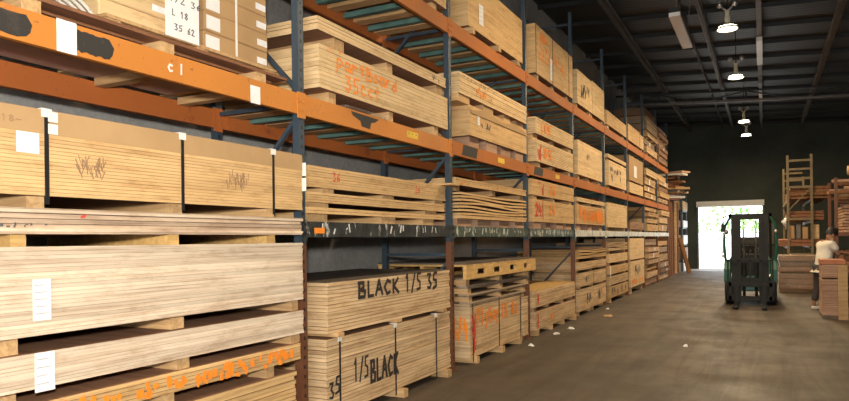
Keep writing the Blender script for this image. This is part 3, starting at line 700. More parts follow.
spray(r, '|', 10.35, 3.24, .14, .1, .03, 'spray_orange'); spray(r, '85', 10.5, 3.26, .13, .2, .035, 'spray_orange')
r = pack('tall strapped pack smeared with orange paint on fourth bay top shelf', 10.08, 12.38, 4.15, 4.93, .088, pitch=.03, mat='particle', straps=(10.12, 11.05, 12.1), gap=.03, jit=.002, bears=(.08, .5, .9), seed=47, tags=False)
smear(r, 10.35, 4.72, .4, .14, 'spray_orange', 16, 7, .06); smear(r, 10.3, 4.4, 1.6, .3, 'spray_orange', 22, 8, .03); sheet_label(r, 10.95, 4.38, .12, .36, 4)

# ================================================================== BAY 5
r = pack('strapped floor pack left of a pair with black scribbles in fifth bay', 12.72, 13.9, .10, .52, .09, pitch=.035, mat='ply_tan', bears=(.1, .9), seed=51)
smear(r, 13.3, .2, .3, .22, 'ink', 8, 3, .05, 'ink_mark')
r = pack('strapped floor pack right of a pair with black scribbles in fifth bay', 13.95, 15.12, .10, .52, .09, pitch=.035, mat='ply_tan', bears=(.1, .9), seed=52)
smear(r, 14.3, .2, .3, .22, 'ink', 8, 4, .05, 'ink_mark')
r = pack('second layer pack with dark scribble in the fifth bay floor stack', 12.70, 15.12, .575, .84, .055, pitch=.03, mat='ply_tan', straps=(13.9,), tags=False, bears=(.1, .5, .9), seed=53)
smear(r, 13.2, .62, .2, .14, 'ink', 6, 4, .04, 'ink_mark')
r = pack('plain orange tan pack third up in the fifth bay floor stack', 12.66, 15.14, .90, 1.05, .06, pitch=.03, mat='ply_tan', bears=(.06, .5, .94), bw=.15, seed=54)
r = pack('top pack of the fifth bay floor stack with brown upper sheets', 12.60, 15.12, 1.12, 1.30, .07, pitch=.03, mat='ply_yellow', bears=(.06, .94), bw=.2, seed=55, top='ply_dark', wavy=.012)
r = pack('orange smeared pack on the scuffed beam of the fifth bay', 12.60, 15.08, 1.80, 2.17, .116, pitch=.03, mat='particle', bears=(.1, .5, .9), bw=.3, bmat='ply_pink', seed=56)
smear(r, 12.8, 1.82, 1.9, .33, 'spray_orange', 70, 9, .03); smear(r, 14.3, 1.82, .6, .33, 'spray_orange', 30, 9, .04)
r = pack('thin pale pack on top of the orange smeared pack', 12.62, 15.10, 2.235, 2.315, .063, pitch=.03, mat='particle_pale', bears=(.06, .5, .94), bw=.16, seed=57)
r = pack('tall cream pack with grey stencil on the fifth bay middle shelf', 12.70, 14.85, 2.76, 3.43, .085, pitch=.05, mat='particle_pale', gap=.02, jit=.001, bears=(.08, .5, .92), seed=58)
smear(r, 13.4, 3.1, .25, .14, 'pencil', 18, 4, .02, 'stencil_mark')
r = pack('cream pack with black stencil letters on the fifth bay top shelf', 12.72, 13.95, 4.14, 4.80, .078, pitch=.05, mat='particle_pale', gap=.02, jit=.001, bears=(.08, .92), seed=59)
smear(r, 13.0, 4.3, .7, .3, 'spray_black', 22, 4, .035, 'stencil_mark')
r = pack('plain cream pack right of the stencilled one on fifth bay top shelf', 13.98, 15.14, 4.14, 4.83, .078, pitch=.05, mat='particle_pale', gap=.02, jit=.001, bears=(.08, .92), seed=60)

# ================================================================== BAYS 6 - 9 (small in the photo)
def far(label, y0, y1, z0, z1, bh, mat='ply_tan', **k):
    k.setdefault('pitch', .04); k.setdefault('single', True); k.setdefault('bears', (.1, .9)); k.setdefault('bw', .14)
    return pack(label, y0, y1, z0, z1, bh, mat=mat, **k)
r = far('bottom pack with dark scribbles on the sixth bay floor', 15.5, 17.82, .12, .38, .12, 'ply_yellow'); smear(r, 15.7, .15, 1.8, .2, 'ink', 16, 3, .05, 'ink_mark')
far('second pack up in the sixth bay floor stack', 15.45, 17.85, .42, .62, .04)
r = far('pack carrying a small white paper in the sixth bay floor stack', 15.42, 17.85, .67, .86, .05, 'ply_yellow'); sheet_label(r, 15.6, .74, .1, .25)
far('pale pack fourth up in the sixth bay floor stack', 15.45, 17.8, .94, 1.14, .08, 'particle_pale')
far('topmost brown pack of the sixth bay floor stack', 15.42, 17.8, 1.22, 1.42, .08, 'ply_tan', wavy=.01)
far('cream pack with dark end on the pale beam of sixth bay', 15.36, 17.78, 1.77, 2.34, .09, 'particle_pale', pitch=.06, gap=.02)
r = far('cream pack with dark marks and leaning lid board on sixth bay middle shelf', 15.55, 17.74, 2.75, 3.33, .08, 'particle_pale', gap=.03, pitch=.06)
smear(r, 15.7, 3.05, 1.3, .14, 'ink', 24, 3, .05, 'ink_mark'); smear(r, 15.8, 2.82, .2, .2, 'ink', 6, 6, .05, 'ink_mark'); smear(r, 16.9, 2.85, .05, .2, 'ink', 3, 6, .05, 'ink_mark')
far('thin pale board pack over the marked cream pack in sixth bay', 15.5, 17.76, 3.38, 3.47, .05, 'particle_pale')
far('long plain pack on the sixth bay top shelf', 15.40, 17.80, 4.14, 4.46, .08, 'particle', gap=.03)
r = far('light box shaped pack with black letters on the seventh bay floor', 18.2, 20.5, .18, .88, .12, 'particle_pale', gap=.03, pitch=.06)
smear(r, 18.9, .48, .8, .28, 'ink', 16, 3, .05, 'ink_mark'); smear(r, 18.4, .2, 1.8, .2, 'spray_orange', 12, 3, .08)
far('tall smooth cream pack directly under the beam in seventh bay', 18.15, 20.5, .92, 1.50, .04, 'particle_pale', gap=.02, pitch=.05)
far('low dark pack on the pale beam of seventh bay', 18.2, 20.5, 1.75, 1.95, .07, 'ply_dark')
r = far('cream pack on the seventh bay middle shelf beneath the tan one', 18.2, 20.45, 2.74, 3.02, .07, 'particle_pale')
r = far('tan pack with white paper on seventh bay middle shelf', 18.2, 20.45, 3.07, 3.74, .05, 'kraft', gap=.02, pitch=.05, name='particle_board_pack'); sheet_label(r, 19.1, 3.35, .45, .32)
far('shorter plain pack on the seventh bay top shelf, left one', 18.1, 19.9, 4.13, 4.56, .07, 'particle', gap=.03)
far('small end pack on the seventh bay top shelf beside the post', 19.95, 20.6, 4.13, 4.52, .07, 'particle_pale', bears=(.2, .8))
rr = random.Random(99)
def heap(y0, y1, z0, z1, where, x1=-3.18, dep=1.15, mats=('ply_tan', 'ply_dark', 'ply_yellow', 'particle', 'pallet_grey')):
    z = z0; i = 0; words = ['lowest', 'second', 'third', 'fourth', 'fifth', 'sixth', 'seventh', 'eighth', 'ninth']
    tints = {'ply_tan': 'tan', 'ply_dark': 'dark brown', 'ply_yellow': 'yellowish', 'particle': 'plain light tan', 'pallet_grey': 'grey brown', 'particle_pale': 'pale cream', 'ply_pink': 'pinkish'}
    while z < z1-.12:
        h = rr.uniform(.10, .22); b = rr.uniform(.04, .08); mt_ = rr.choice(mats); h = min(h, z1-z-b)
        a = rr.uniform(0, .25); c = rr.uniform(0, .2)
        p = pack(f'{words[i]} bundle up, {tints[mt_]} boards, {where}', y0+a, y1-c, z+b, z+b+h, b, x1+rr.uniform(-.06, .06), dep, .035, mt_, bears=(.12, .5, .88), single=True, bw=.12, name='board_bundle', seed=int(z*1000)+int(y0*7), jit=.02)
        if rr.random() < .3: sheet_label(p, y0+a+rr.uniform(.2, .8)*(y1-y0-.6), z+b+h/2, .22, h*.8)
        z += b+h+.001; i += 1
heap(20.9, 23.4, 0, 1.45, 'on the floor of the eighth bay')
heap(20.9, 23.4, 1.682, 2.45, 'on the pale beam of the eighth bay', mats=('particle_pale', 'ply_yellow', 'ply_tan'))
heap(20.9, 23.4, 2.672, 3.75, 'on the middle shelf of the eighth bay', mats=('particle_pale', 'ply_tan', 'particle'))
heap(20.9, 23.4, 4.062, 5.55, 'high on the eighth bay top shelf', mats=('ply_tan', 'pallet_grey', 'ply_dark'))
heap(23.65, 26.15, 0, 1.45, 'on the floor of the ninth bay')
heap(23.65, 26.15, 1.682, 2.45, 'on the pale beam of the ninth bay', mats=('particle_pale', 'plastic_white') if False else ('particle_pale', 'particle'))
heap(23.65, 26.15, 2.672, 3.7, 'on the middle shelf of the ninth bay', mats=('ply_tan', 'particle', 'ply_dark'))
heap(23.65, 26.15, 4.062, 5.3, 'high on the ninth bay top shelf', mats=('ply_dark', 'pallet_grey', 'ply_pink'))

# ================================================================== END OF AISLE, LEFT: standing boards
rr = random.Random(5)
labs = ['first', 'second', 'third', 'fourth', 'fifth']
for i, (y, mt_, h) in enumerate([(26.75, 'board_brown', 3.0), (27.6, 'timber_brown', 2.9), (28.5, 'board_brown', 3.0), (29.4, 'ply_tan', 2.95), (30.3, 'board_brown', 3.0)]):
    q = MB(); q.box(-4.2, -3.2-.02*i, y, y+.07+.04*(i % 2), 0, h)
    for j in range(3): q.box(-4.2, -3.28-.05*j, y+.14+.09*j, y+.19+.09*j, 0, h-.05*j-.1)
    tag(q.build('door_panel', mt_), f'{labs[i]} tall brown upright panel set beyond the rack, counting from the rack', 'panel')
tag(MB().bar((-2.75, 29.2, .03), (-3.08, 28.9, 1.5), .06, .16).build('leaning_plank', 'board_brown'), 'dark plank leaning against the upright panels near the doorway', 'plank')
r = thing('storage_rack', 'thin blue post rack with pale packets beside the bright doorway', 'rack', (-3.2, 31.75, 0))
for y in (-.9, .9):
    for x in (0, -.9): MB().box(x-.04, x+.04, y-.04, y+.04, 0, 3.55).build('post', 'blue_paint', r)
for z in (.5, 1.2, 1.95, 2.7, 3.4): MB().box(-.94, .04, -.94, .94, z-.06, z).build('shelf', 'blue_paint', r)
for j, (z, h, mt_) in enumerate([(.5, .55, 'ply_pink'), (1.2, .4, 'plastic_white'), (1.95, .3, 'plastic_white'), (2.7, .4, 'particle_pale'), (.0, .35, 'plastic_white')]):
    tag(MB().box(-4.0, -3.12, 30.92, 32.55, z+.001, z+h).build('packet', mt_, bev=.02), ['reddish packet on the lowest shelf of the blue post rack by the doorway', 'white packet on the second shelf of the blue post rack', 'white packet on the third shelf of the blue post rack', 'cream packet on the fourth shelf of the blue post rack', 'white packet on the floor under the blue post rack'][j], 'packet')
# loose long boards lying on top of the panels, sticking out
rr = random.Random(12)
for i in range(17):
    y = 28.1+rr.uniform(-.35, .6); a = rr.uniform(-.45, .45); z = 3.002+.068*i
    mt_ = rr.choice(['ply_tan', 'timber', 'ply_pink', 'plastic_white', 'board_brown', 'timber_brown'])
    c = Vector((-3.75+rr.uniform(-.1, .25), y, z+.034)); d = Vector((math.cos(a), math.sin(a), 0)); l_ = rr.uniform(.6, .95)
    tag(MB().bar(c-d*l_, c+d*l_, rr.uniform(.5, 1.0), .0675).build('loose_board', mt_), 'loose board in the untidy heap sticking out above the upright panels', 'board', 'loose boards heaped above the upright panels')

# ================================================================== FORKLIFT (faces the camera)
r = thing('forklift', 'dark green and black forklift facing the camera in front of the doorway', 'forklift', (-.28, 16.2, 0))
def part(name, mb, mat, par=r, lab=None, **k):
    o = mb.build(name, mat, par, **k)
    if lab: o['label'] = lab
    return o
q = MB(); q.prism([(.35, .28), (.35, .62), (.75, .66), (.95, .52), (1.25, .52), (1.35, .95), (2.25, 1.0), (2.35, .6), (2.3, .25), (1.9, .22)], -.42, .42); part('chassis', q, 'green_paint', bev=.02)
for s_ in (-1, 1):
    q = MB(); q.prism([(.18, .48), (.16, .78), (.30, .96), (.62, .98), (.75, .70), (.75, .58)], s_*.40, s_*.535) ; part('fender', q, 'green_paint', bev=.015)
q = MB(); q.prism([(1.75, .45), (1.75, 1.0), (2.35, 1.0), (2.5, .75), (2.45, .30)], -.48, .48); part('counterweight', q, 'green_paint', bev=.03)
q = MB(); q.box(-.36, .36, .40, .52, .60, 1.12); part('dashboard', q, 'black_metal', bev=.02)
wh = [(-.42, .38, .30, .20), (.42, .38, .30, .20), (-.40, 1.85, .24, .16), (.40, 1.85, .24, .16)]
for x, y, R_, W_ in wh:
    o = part('wheel', MB().lathe([(R_*.45, -W_/2), (R_*.88, -W_/2), (R_, -W_*.35), (R_, W_*.35), (R_*.88, W_/2), (R_*.45, W_/2)], (x, y, R_), 26, 'x'), 'black_rubber', smooth=False)
    o2 = MB().lathe([(.001, -W_*.3), (R_*.46, -W_*.3), (R_*.46, W_*.3), (.001, W_*.3)], (x, y, R_), 18, 'x').build('hub', 'steel', o)
for s_ in (-1, 1):
    q = MB(); x = s_*.31; q.box(x-.055, x+.055, -.02, .10, .08, 1.98); part('mast_rail', q, 'black_metal')
    q = MB(); x = s_*.215; q.box(x-.04, x+.04, -.06, .02, .10, 1.92); part('inner_mast_rail', q, 'black_metal')
    q = MB().tube([(s_*.12, .03, .15), (s_*.12, .03, 1.25)], .032, 10); part('lift_cylinder', q, 'black_metal', smooth=True)
    q = MB().tube([(s_*.12, .03, 1.25), (s_*.12, .03, 1.85)], .018, 10); part('piston_rod', q, 'steel', smooth=True)
    q = MB().tube([(s_*.26, .10, .72), (s_*.26, .5, .50)], .03, 8); part('tilt_cylinder', q, 'black_metal')
    q = MB(); x = s_*.27; q.box(x-.05, x+.05, -1.15, -.10, .03, .07); q.box(x-.05, x+.05, -.145, -.10, .03, .48); part('fork', q, 'black_metal', bev=.008)
for z in (1.94, .98, .55): part('mast_crossbar', MB().box(-.30, .30, -.01, .06, z-.05, z+.05), 'black_metal')
q = MB()
for z in (.16, .46): q.box(-.46, .46, -.10, -.06, z-.045, z+.045)
for x in (-.40, .40): q.box(x-.03, x+.03, -.10, -.06, .12, .50)
part('fork_carriage', q, 'black_metal')
q = MB()
for x in (-.44, -.22, 0, .22, .44): q.box(x-.016, x+.016, -.095, -.065, .50, 1.0)
q.box(-.46, .46, -.095, -.065, .97, 1.01); part('load_backrest', q, 'black_metal')
q = MB(); q.box(-.44, .44, .48, .54, 1.96, 2.03); q.box(-.44, .44, 1.68, 1.74, 1.96, 2.03); q.box(-.44, -.38, .48, 1.74, 1.96, 2.03); q.box(.38, .44, .48, 1.74, 1.96, 2.03)
for i in range(6): q.box(-.38, .38, .66+i*.17, .69+i*.17, 1.97, 2.02)
part('overhead_guard', q, 'black_metal')
for s_ in (-1, 1):
    part('guard_post', MB().tube([(s_*.50, .34, .92), (s_*.53, .38, 1.4), (s_*.50, .44, 1.78), (s_*.40, .52, 1.97)], .028, 8), 'green_paint'); part('guard_post', MB().tube([(s_*.42, 1.75, .98), (s_*.41, 1.70, 1.98)], .03, 8), 'black_metal')
q = MB(); q.box(-.25, .25, 1.12, 1.60, .95, 1.07); part('seat', q, 'black_rubber', bev=.03); q = MB(); q.prism([(1.52, 1.05), (1.50, 1.30), (1.58, 1.50), (1.66, 1.50), (1.66, 1.05)], -.24, .24); part('seat_back', q, 'black_rubber', bev=.03)
pts = [(.17*math.cos(a), .72+.13*math.sin(a), 1.20+.10*math.sin(a)) for a in [2*math.pi*i/24 for i in range(25)]]
part('steering_wheel', MB().tube(pts, .014, 8), 'black_rubber', smooth=True); part('steering_column', MB().tube([(0, .50, 1.0), (0, .72, 1.20)], .025, 8), 'black_metal')
q = MB().tube([(-.44, .5, 2.0), (-.54, .44, 1.96), (-.57, .42, 1.80), (-.56, .42, 1.62)], .014, 6); o = part('mirror_arm', q, 'black_metal'); part('mirror', MB().box(-.60, -.52, .40, .43, 1.62, 1.80), 'black_metal', o)
for s_ in (-1, 1): part('headlight', MB().lathe([(.001, -.01), (.05, -.01), (.055, .03), (.02, .06)], (s_*.50, .40, 1.62), 12, 'x'), 'steel')

# ================================================================== RIGHT SIDE
# stack of pinkish boards near the person
r = thing('board_stack', 'square stack of pinkish boards with an orange red top layer in front of the person', 'board stack', (1.115, 14.4, 0))
for i, (z0_, z1_, mt_) in enumerate([(.06, .27, 'ply_pink'), (.275, .50, 'ply_pink'), (.505, .72, 'ply_pink'), (.745, .985, 'ply_pink')]):
    n = int((z1_-z0_)/.028); p_ = (z1_-z0_)/n; q = MB()
    for j in range(n): e = random.uniform(0, .006); q.box(-.185+e, .185, -.36+e, .36, z0_+j*p_, z0_+j*p_+p_*.86)
    q.build('boards', mt_, r)
tag(MB().box(-.19, .185, -.365, .36, .99, 1.07).build('top_boards', plain('terracotta', (.46, .17, .08), .7), r), 'orange red top layer')
for y in (-.3, 0, .3): MB().box(-.18, .18, y-.05, y+.05, 0, .06).build('bearer', 'sheet_top', r)
r = thing('board_stack', 'dark rough stack of boards at the right edge beside the pinkish stack', 'board stack', (1.9, 14.5, 0))
for j in range(12): MB().box(-.52+random.uniform(0, .05), .5, -.5+random.uniform(0, .06), .5, .05+j*.08, .05+j*.08+.066).build('board_layer', random.choice(['board_brown', 'timber_brown', 'ply_dark']), r)
for y in (-.35, .35): MB().box(-.46, .5, y-.05, y+.05, 0, .05).build('bearer', 'timber', r)
for x in (.30,): tag(MB().bar((1.25, 13.93, .0), (1.25, 14.0, .98), .15, .02, (0, 1, 0)).build('leaning_offcut', 'timber'), 'narrow board leaning on the front of the pinkish stack', 'board')
# cantilever / ladder rack
r = thing('ladder_rack', 'pale yellow ladder sided rack holding brown bundles on the right, left of the person', 'rack', (.9, 21.2, 0))
for y in (0, 4.3):
    for x in (-.29, .29): MB().box(x-.03, x+.03, y-.03, y+.03, 0, 3.78 if x < 0 or y == 0 else 3.5).build('post', 'yellow_paint', r)
    for z in (.3, 1.0, 1.98, 2.6, 2.88, 3.12, 3.38, 3.62):
        if z in (2.6,): continue
        MB().box(-.27, .27, y-.02, y+.02, z-.03, z+.03).build('rung', 'yellow_paint', r)
    MB().bar((-.26, y-.03, 2.25), (.27, y-.03, 2.85), .03, .05, (0, 1, 0)).build('brace', 'yellow_paint', r)
for z in (1.22, 1.95, 2.55):
    for x in (-.29, .29): MB().box(x-.025, x+.025, .03, 4.27, z-.08, z).build('side_rail', 'yellow_paint', r)
def bundle(label, x0, x1, y0, y1, z0, z1, mat, n=4, film=False, name='timber_bundle'):
    r = thing(name, label, 'timber bundle', ((x0+x1)/2, (y0+y1)/2, z0)); rr = random.Random(hash_(label)); h = (z1-z0)/n
    for i in range(n):
        e = rr.uniform(0, .08); MB().box(x0-(x0+x1)/2+rr.uniform(0, .03), x1-(x0+x1)/2-rr.uniform(0, .03), -(y1-y0)/2+e, (y1-y0)/2, i*h, (i+1)*h-.012).build('board_layer', mat, r, bev=.004)
    if film: MB().box(x0-(x0+x1)/2-.012, x1-(x0+x1)/2+.012, -(y1-y0)/2-.012, (y1-y0)/2+.012, .02, z1-z0+.01).build('plastic_film', 'film', r, bev=.03)
    return r
bundle('brown bundle projecting left at chest height from the ladder rack', .38, 1.5, 21.25, 25.3, 1.222, 1.42, 'timber_brown', 2)
bundle('brown bundle on the upper level of the ladder rack', .62, 1.5, 21.25, 25.3, 1.952, 2.22, 'timber_brown', 3)
bundle('dark rough bundle on the top level of the ladder rack', .64, 1.6, 21.25, 25.3, 2.552, 2.9, 'board_brown', 4)
bundle('lower plastic wrapped bundle on the floor under the ladder rack', .32, 1.42, 20.0, 21.0, .10, .52, 'wrap_brown', 3, True)
bundle('upper plastic wrapped bundle on the floor bundle right of the forklift', .34, 1.42, 20.0, 21.0, .56, 1.0, 'wrap_brown', 3, True)
for y in (20.2, 20.8): 
    tag(MB().box(.36, 1.40, y-.05, y+.05, 0, .0985).build('floor_bearer', 'timber'), 'timber bearer on the floor below the plastic wrapped bundles', 'bearer', 'bearers under the wrapped bundles')
    tag(MB().box(.36, 1.40, y-.05, y+.05, .532, .558).build('spacer_batten', 'timber'), 'thin batten between the two plastic wrapped bundles', 'batten', 'battens between the wrapped bundles')
# misc items on the level behind
for i, (x, w_, h, mt_, lb) in enumerate([(.70, .14, .38, 'kraft', 'small tan box at left'), (.87, .12, .42, 'girder', 'grey canister in the middle'), (1.03, .14, .34, 'kraft_dark', 'brown box right of the canister'), (1.27, .2, .40, 'particle_pale', 'cream box at right'),]):
    tag(MB().box(x-w_/2, x+w_/2, 21.3, 21.6, 1.421, 1.421+h).build('storage_box', mt_, bev=.02), f'{lb} on the chest height bundle of the ladder rack', 'box')
q = MB().tube([(.56, 21.12, 1.92), (.55, 21.1, 1.80), (.50, 21.1, 1.92), (.54, 21.1, 2.02), (.55, 21.1, 1.70)], [.03, .06, .07, .05, .02], 8)
tag(q.build('plastic_bag', 'plastic_white', smooth=True), 'scrunched white plastic bag hanging off the left of the ladder rack', 'plastic bag')
# rack at far right with jumble
r = thing('timber_rack', 'dark red post rack holding a jumble of boards at the right edge', 'rack', (2.0, 17.4, 0))
for x in (-.62, .75):
    for y in (-.8, .8): MB().box(x-.03, x+.03, y-.03, y+.03, 0, 2.75).build('post', 'rust_post', r)
for z in (.15, 1.58): MB().box(-.65, .78, -.83, .83, z-.08, z).build('shelf', 'rust_post', r)
q = bundle('pinkish board stack on the upper shelf of the right edge rack', 1.52, 2.6, 16.7, 18.1, 1.581, 2.16, 'ply_pink', 9)
bundle('orange brown board stack on the low shelf of the right edge rack', 1.5, 2.6, 16.7, 18.1, .151, 1.2, 'timber_brown', 10)
rr = random.Random(44)
for i in range(9):
    z = 2.162+.066*i; a = rr.uniform(-.5, .5)
    d = Vector((math.cos(a), math.sin(a), 0)); c = Vector((2.02+rr.uniform(-.1, .2), 17.3+rr.uniform(-.4, .4), z+.031))
    tag(MB().bar(c-d*rr.uniform(.5, .75), c+d*.6, .3, .06).build('loose_board', rr.choice(['timber', 'ply_pink', 'board_brown', 'ply_tan'])), 'loose board in the jumble above the pinkish stack at right edge', 'board', 'jumbled boards on the right edge rack')
tag(MB().tube([(1.65, 17.2, 2.94), (2.0, 17.2, 2.94), (2.4, 17.2, 2.94)], [.10, .16, .12], 10).build('paper_roll', 'timber', smooth=True), 'rounded tan roll on top of the jumble at the right edge', 'roll')
# small box on back wall
tag(MB().box(.18, .42, YB-.12, YB-.001, 1.15, 2.1).build('electrical_cabinet', 'girder', bev=.01), 'grey electrical cabinet on the back wall right of the doorway', 'electrical cabinet')

# ================================================================== PERSON
def skin_mesh(name, verts, eds, rad, mat, parent=None, sub=2, root=0):
    me = bpy.data.meshes.new(name); me.from_pydata(verts, eds, []); o = bpy.data.objects.new(name, me); COL.objects.link(o)
    md = o.modifiers.new('skin', 'SKIN'); md.use_smooth_shade = True
    for i, rr_ in enumerate(rad):
        sv = me.skin_vertices[0].data[i]; sv.radius = rr_ if isinstance(rr_, tuple) else (rr_, rr_); sv.use_root = (i == root)
    s2 = o.modifiers.new('sub', 'SUBSURF'); s2.levels = sub; s2.render_levels = sub
    dg = bpy.context.evaluated_depsgraph_get(); me2 = bpy.data.meshes.new_from_object(o.evaluated_get(dg)); o.modifiers.clear(); o.data = me2
    me2.materials.clear(); me2.materials.append(M[mat])
    for p in me2.polygons: p.use_smooth = True
    if parent: o.parent = parent
    return o
per = thing('person', 'person in a white shirt bending over behind the pinkish board stack', 'person', (1.05, 15.6, 0), math.radians(118))
V = [(0, 0, .90), (.02, -.04, 1.05), (.06, -.10, 1.20), (.09, -.15, 1.33), (.08, -.18, 1.41), (.07, -.21, 1.50),   # 0..5 pelvis, spine, chest, neck, head
     (-.09, 0, .86), (-.10, -.02, .48), (-.11, .05, .09), (-.11, -.09, .04),      # left leg 6..9
     (.09, .02, .86), (.14, .02, .48), (.16, .10, .09), (.17, -.04, .04),          # right leg 10..13
     (-.10, -.13, 1.34), (-.13, -.25, 1.13), (.02, -.42, 1.16),                     # left arm 14..16
     (.27, -.14, 1.33), (.38, -.24, 1.15), (.46, -.42, 1.18)]                       # right arm 17..19
Ed = [(0, 1), (1, 2), (2, 3), (3, 4), (4, 5), (0, 6), (6, 7), (7, 8), (8, 9), (0, 10), (10, 11), (11, 12), (12, 13), (3, 14), (14, 15), (15, 16), (3, 17), (17, 18), (18, 19)]
Rd = [(.14, .11), (.13, .10), (.15, .11), (.14, .10), .055, .05, .085, .06, .04, .035, .085, .06, .04, .035, .055, .042, .028, .055, .042, .028]
skin_mesh('body', V, Ed, Rd, 'skin', per)
# head
q = MB(); prof = [(.001, -.12), (.045, -.11), (.065, -.07), (.075, 0), (.078, .05), (.06, .10), (.03, .125), (.001, .13)]
hd = MB().lathe(prof, (0, 0, 0), 20); 
mtx = Matrix.Translation((.08, -.24, 1.53)) @ Matrix.Rotation(.5, 4, 'X')
hd.v = [tuple(mtx @ Vector((x, y*1.2, z))) for x, y, z in hd.v]; head = hd.build('head', 'skin', per, smooth=True)
no = MB().lathe([(.001, .02), (.012, 0), (.016, -.02), (.001, -.03)], (0, -.095, -.01), 8); no.v = [tuple(mtx @ Vector(p)) for p in no.v]; no.build('nose', 'skin', head, smooth=True)
for s_ in (-1, 1):
    ea = MB().lathe([(.001, -.03), (.016, -.02), (.02, .01), (.001, .03)], (s_*.078, .01, -.01), 8); ea.v = [tuple(mtx @ Vector(p)) for p in ea.v]; ea.build('ear', 'skin', head, smooth=True)
    ey = MB().lathe([(.001, -.009), (.009, 0), (.001, .009)], (s_*.03, -.084, .015), 8); ey.v = [tuple(mtx @ Vector(p)) for p in ey.v]; ey.build('eye', 'ink', head, smooth=True)
mo = MB().box(-.022, .022, -.088, -.08, -.062, -.054); mo.v = [tuple(mtx @ Vector(p)) for p in mo.v]; mo.build('mouth', 'spray_red', head)
hr = MB().lathe([(.084, -.03), (.088, .03), (.084, .07), (.066, .115), (.035, .14), (.001, .145)], (0, .012, 0), 20); hr.v = [tuple(mtx @ Vector((x, y*1.22, z+(.0 if y > -.02 else .045)))) for x, y, z in hr.v]
hr.build('hair', 'hair', head, smooth=True)
skin_mesh('shirt', [V[0], V[1], V[2], V[3], (.085, -.165, 1.385), V[14], (-.125, -.22, 1.2), V[17], (.34, -.20, 1.21), (0, .01, .84)],
          [(0, 1), (1, 2), (2, 3), (3, 4), (3, 5), (5, 6), (3, 7), (7, 8), (0, 9)], [(.17, .14), (.165, .135), (.175, .14), (.16, .125), .07, .085, .075, .085, .075, (.17, .14)], 'shirt', per)
skin_mesh('trousers', [(0, 0, .92), V[6], V[7], (-.11, .04, .16), V[10], V[11], (.155, .085, .16)], [(0, 1), (1, 2), (2, 3), (0, 4), (4, 5), (5, 6)], [(.145, .12), .105, .078, .066, .105, .078, .066], 'trousers', per)
for x, y in ((-.11, 0), (.165, .05)):
    sh = MB().lathe([(.001, .0), (.05, .0), (.055, .03), (.045, .07), (.001, .085)], (0, 0, 0), 14); sh.v = [(x+a, y-.03+b_*2.3, c) for a, b_, c in sh.v]; sh.build('shoe', 'shoe', per, smooth=True)
for (wx, wy, wz) in (V[16], V[19]):
    hv = [(wx, wy, wz), (wx, wy-.05, wz-.01), (wx, wy-.09, wz-.015)]; he = [(0, 1), (1, 2)]; hr_ = [(.026, .018), (.036, .015), (.034, .013)]
    for j, (dx, l_) in enumerate([(-.03, .065), (-.01, .078), (.011, .073), (.030, .055)]):
        n0 = len(hv); hv += [(wx+dx, wy-.09-l_*.5, wz-.02), (wx+dx, wy-.09-l_, wz-.045)]; he += [(2, n0), (n0, n0+1)]; hr_ += [.009, .008]
    n0 = len(hv); s_ = 1 if wx < .2 else -1; hv += [(wx+s_*.045, wy-.06, wz-.015), (wx+s_*.06, wy-.095, wz-.03)]; he += [(1, n0), (n0, n0+1)]; hr_ += [.011, .009]
    skin_mesh('hand', hv, he, hr_, 'skin', per, 1)
tag(MB().box(1.62, 2.3, 15.4, 16.1, 1.08, 1.12).build('work_board', 'ply_pink'), 'board held level by the person behind the pinkish stack', 'board')

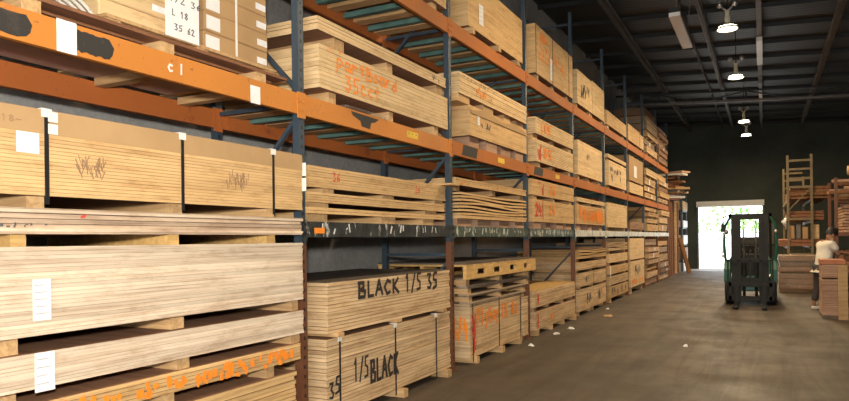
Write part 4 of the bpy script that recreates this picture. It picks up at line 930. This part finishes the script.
# ================================================================== OUTSIDE
rr = random.Random(3)
def tree(label, x, y, h, R_, n=420):
    r = thing('tree', label, 'tree', (x, y, 0)); MB().tube([(0, 0, 0), (.05, 0, h*.35), (0, .05, h*.6)], [.12, .09, .05], 8).build('trunk', 'bark', r)
    q = MB()
    for i in range(n):
        u = Vector((rr.gauss(0, 1), rr.gauss(0, 1), rr.gauss(0, 1))).normalized()*R_*rr.uniform(.5, 1); c = Vector((u.x, u.y, h*.62+u.z*.75))
        a = Vector((rr.gauss(0, 1), rr.gauss(0, 1), rr.gauss(0, 1))).normalized(); b_ = a.cross(Vector((.3, .2, .9))).normalized(); s_ = rr.uniform(.12, .26)
        q.add([c-a*s_, c+b_*s_*.5, c+a*s_, c-b_*s_*.5], [(0, 1, 2, 3)])
    q.build('foliage', 'leaf', r); return r
tree('green tree outside seen through the middle of the doorway', -2.6, 52, 4.4, 2.1); tree('green tree outside seen at the right of the doorway', .6, 50, 4.0, 2.0)
tree('green tree outside at the left edge of the doorway', -6.5, 54, 4.6, 2.2)
r = thing('yard_fence', 'pale metal fence across the yard outside the doorway', 'fence', (-2, 46, 0))
for i in range(9): MB().box(-4.03+i, -3.97+i, -.03, .03, -.02, 1.9).build('fence_post', 'plastic_white', r)
for z in (.4, 1.1, 1.8): MB().box(-4, 4, -.015, .015, z-.025, z+.025).build('fence_rail', 'plastic_white', r)

# ================================================================== FLOOR LITTER
for i, (x, y, s_, mt_, lb) in enumerate([(-2.94, 10.25, .05, 'plastic_white', 'crumpled white scrap on the floor by the low strapped pack, nearer one'), (-2.90, 10.95, .06, 'plastic_white', 'crumpled white scrap on the floor by the low strapped pack, farther one'),
        (-2.7, 13.0, .09, 'timber', 'brown wood chip on the floor before the fifth bay'), (-2.96, 14.2, .04, 'plastic_white', 'tiny white scrap on the floor before the fifth bay'), (-.98, 9.75, .035, 'paper', 'small white scrap lying alone in the middle of the aisle floor'), (-2.95, 9.0, .04, 'plastic_white', 'white scrap on the floor beneath the pack sprayed 3/4 Ply')]):
    q = MB().lathe([(s_, .001), (s_*.9, .012), (s_*.5, .03), (.001, .024)], (x, y, 0), 7)
    q.v = [(a+random.uniform(-.3, .3)*s_, b_+random.uniform(-.3, .3)*s_, max(.001, c+random.uniform(-.005, .012))) for a, b_, c in q.v]
    tag(q.build('floor_scrap', mt_), lb, 'scrap')
for o in list(bpy.data.objects):
    if '_xm' in o: del o['_xm']
    if o.type == 'MESH' and o.name.startswith('roof_girder') and o.get('category') == 'conduit': o.name = 'roof_conduit'
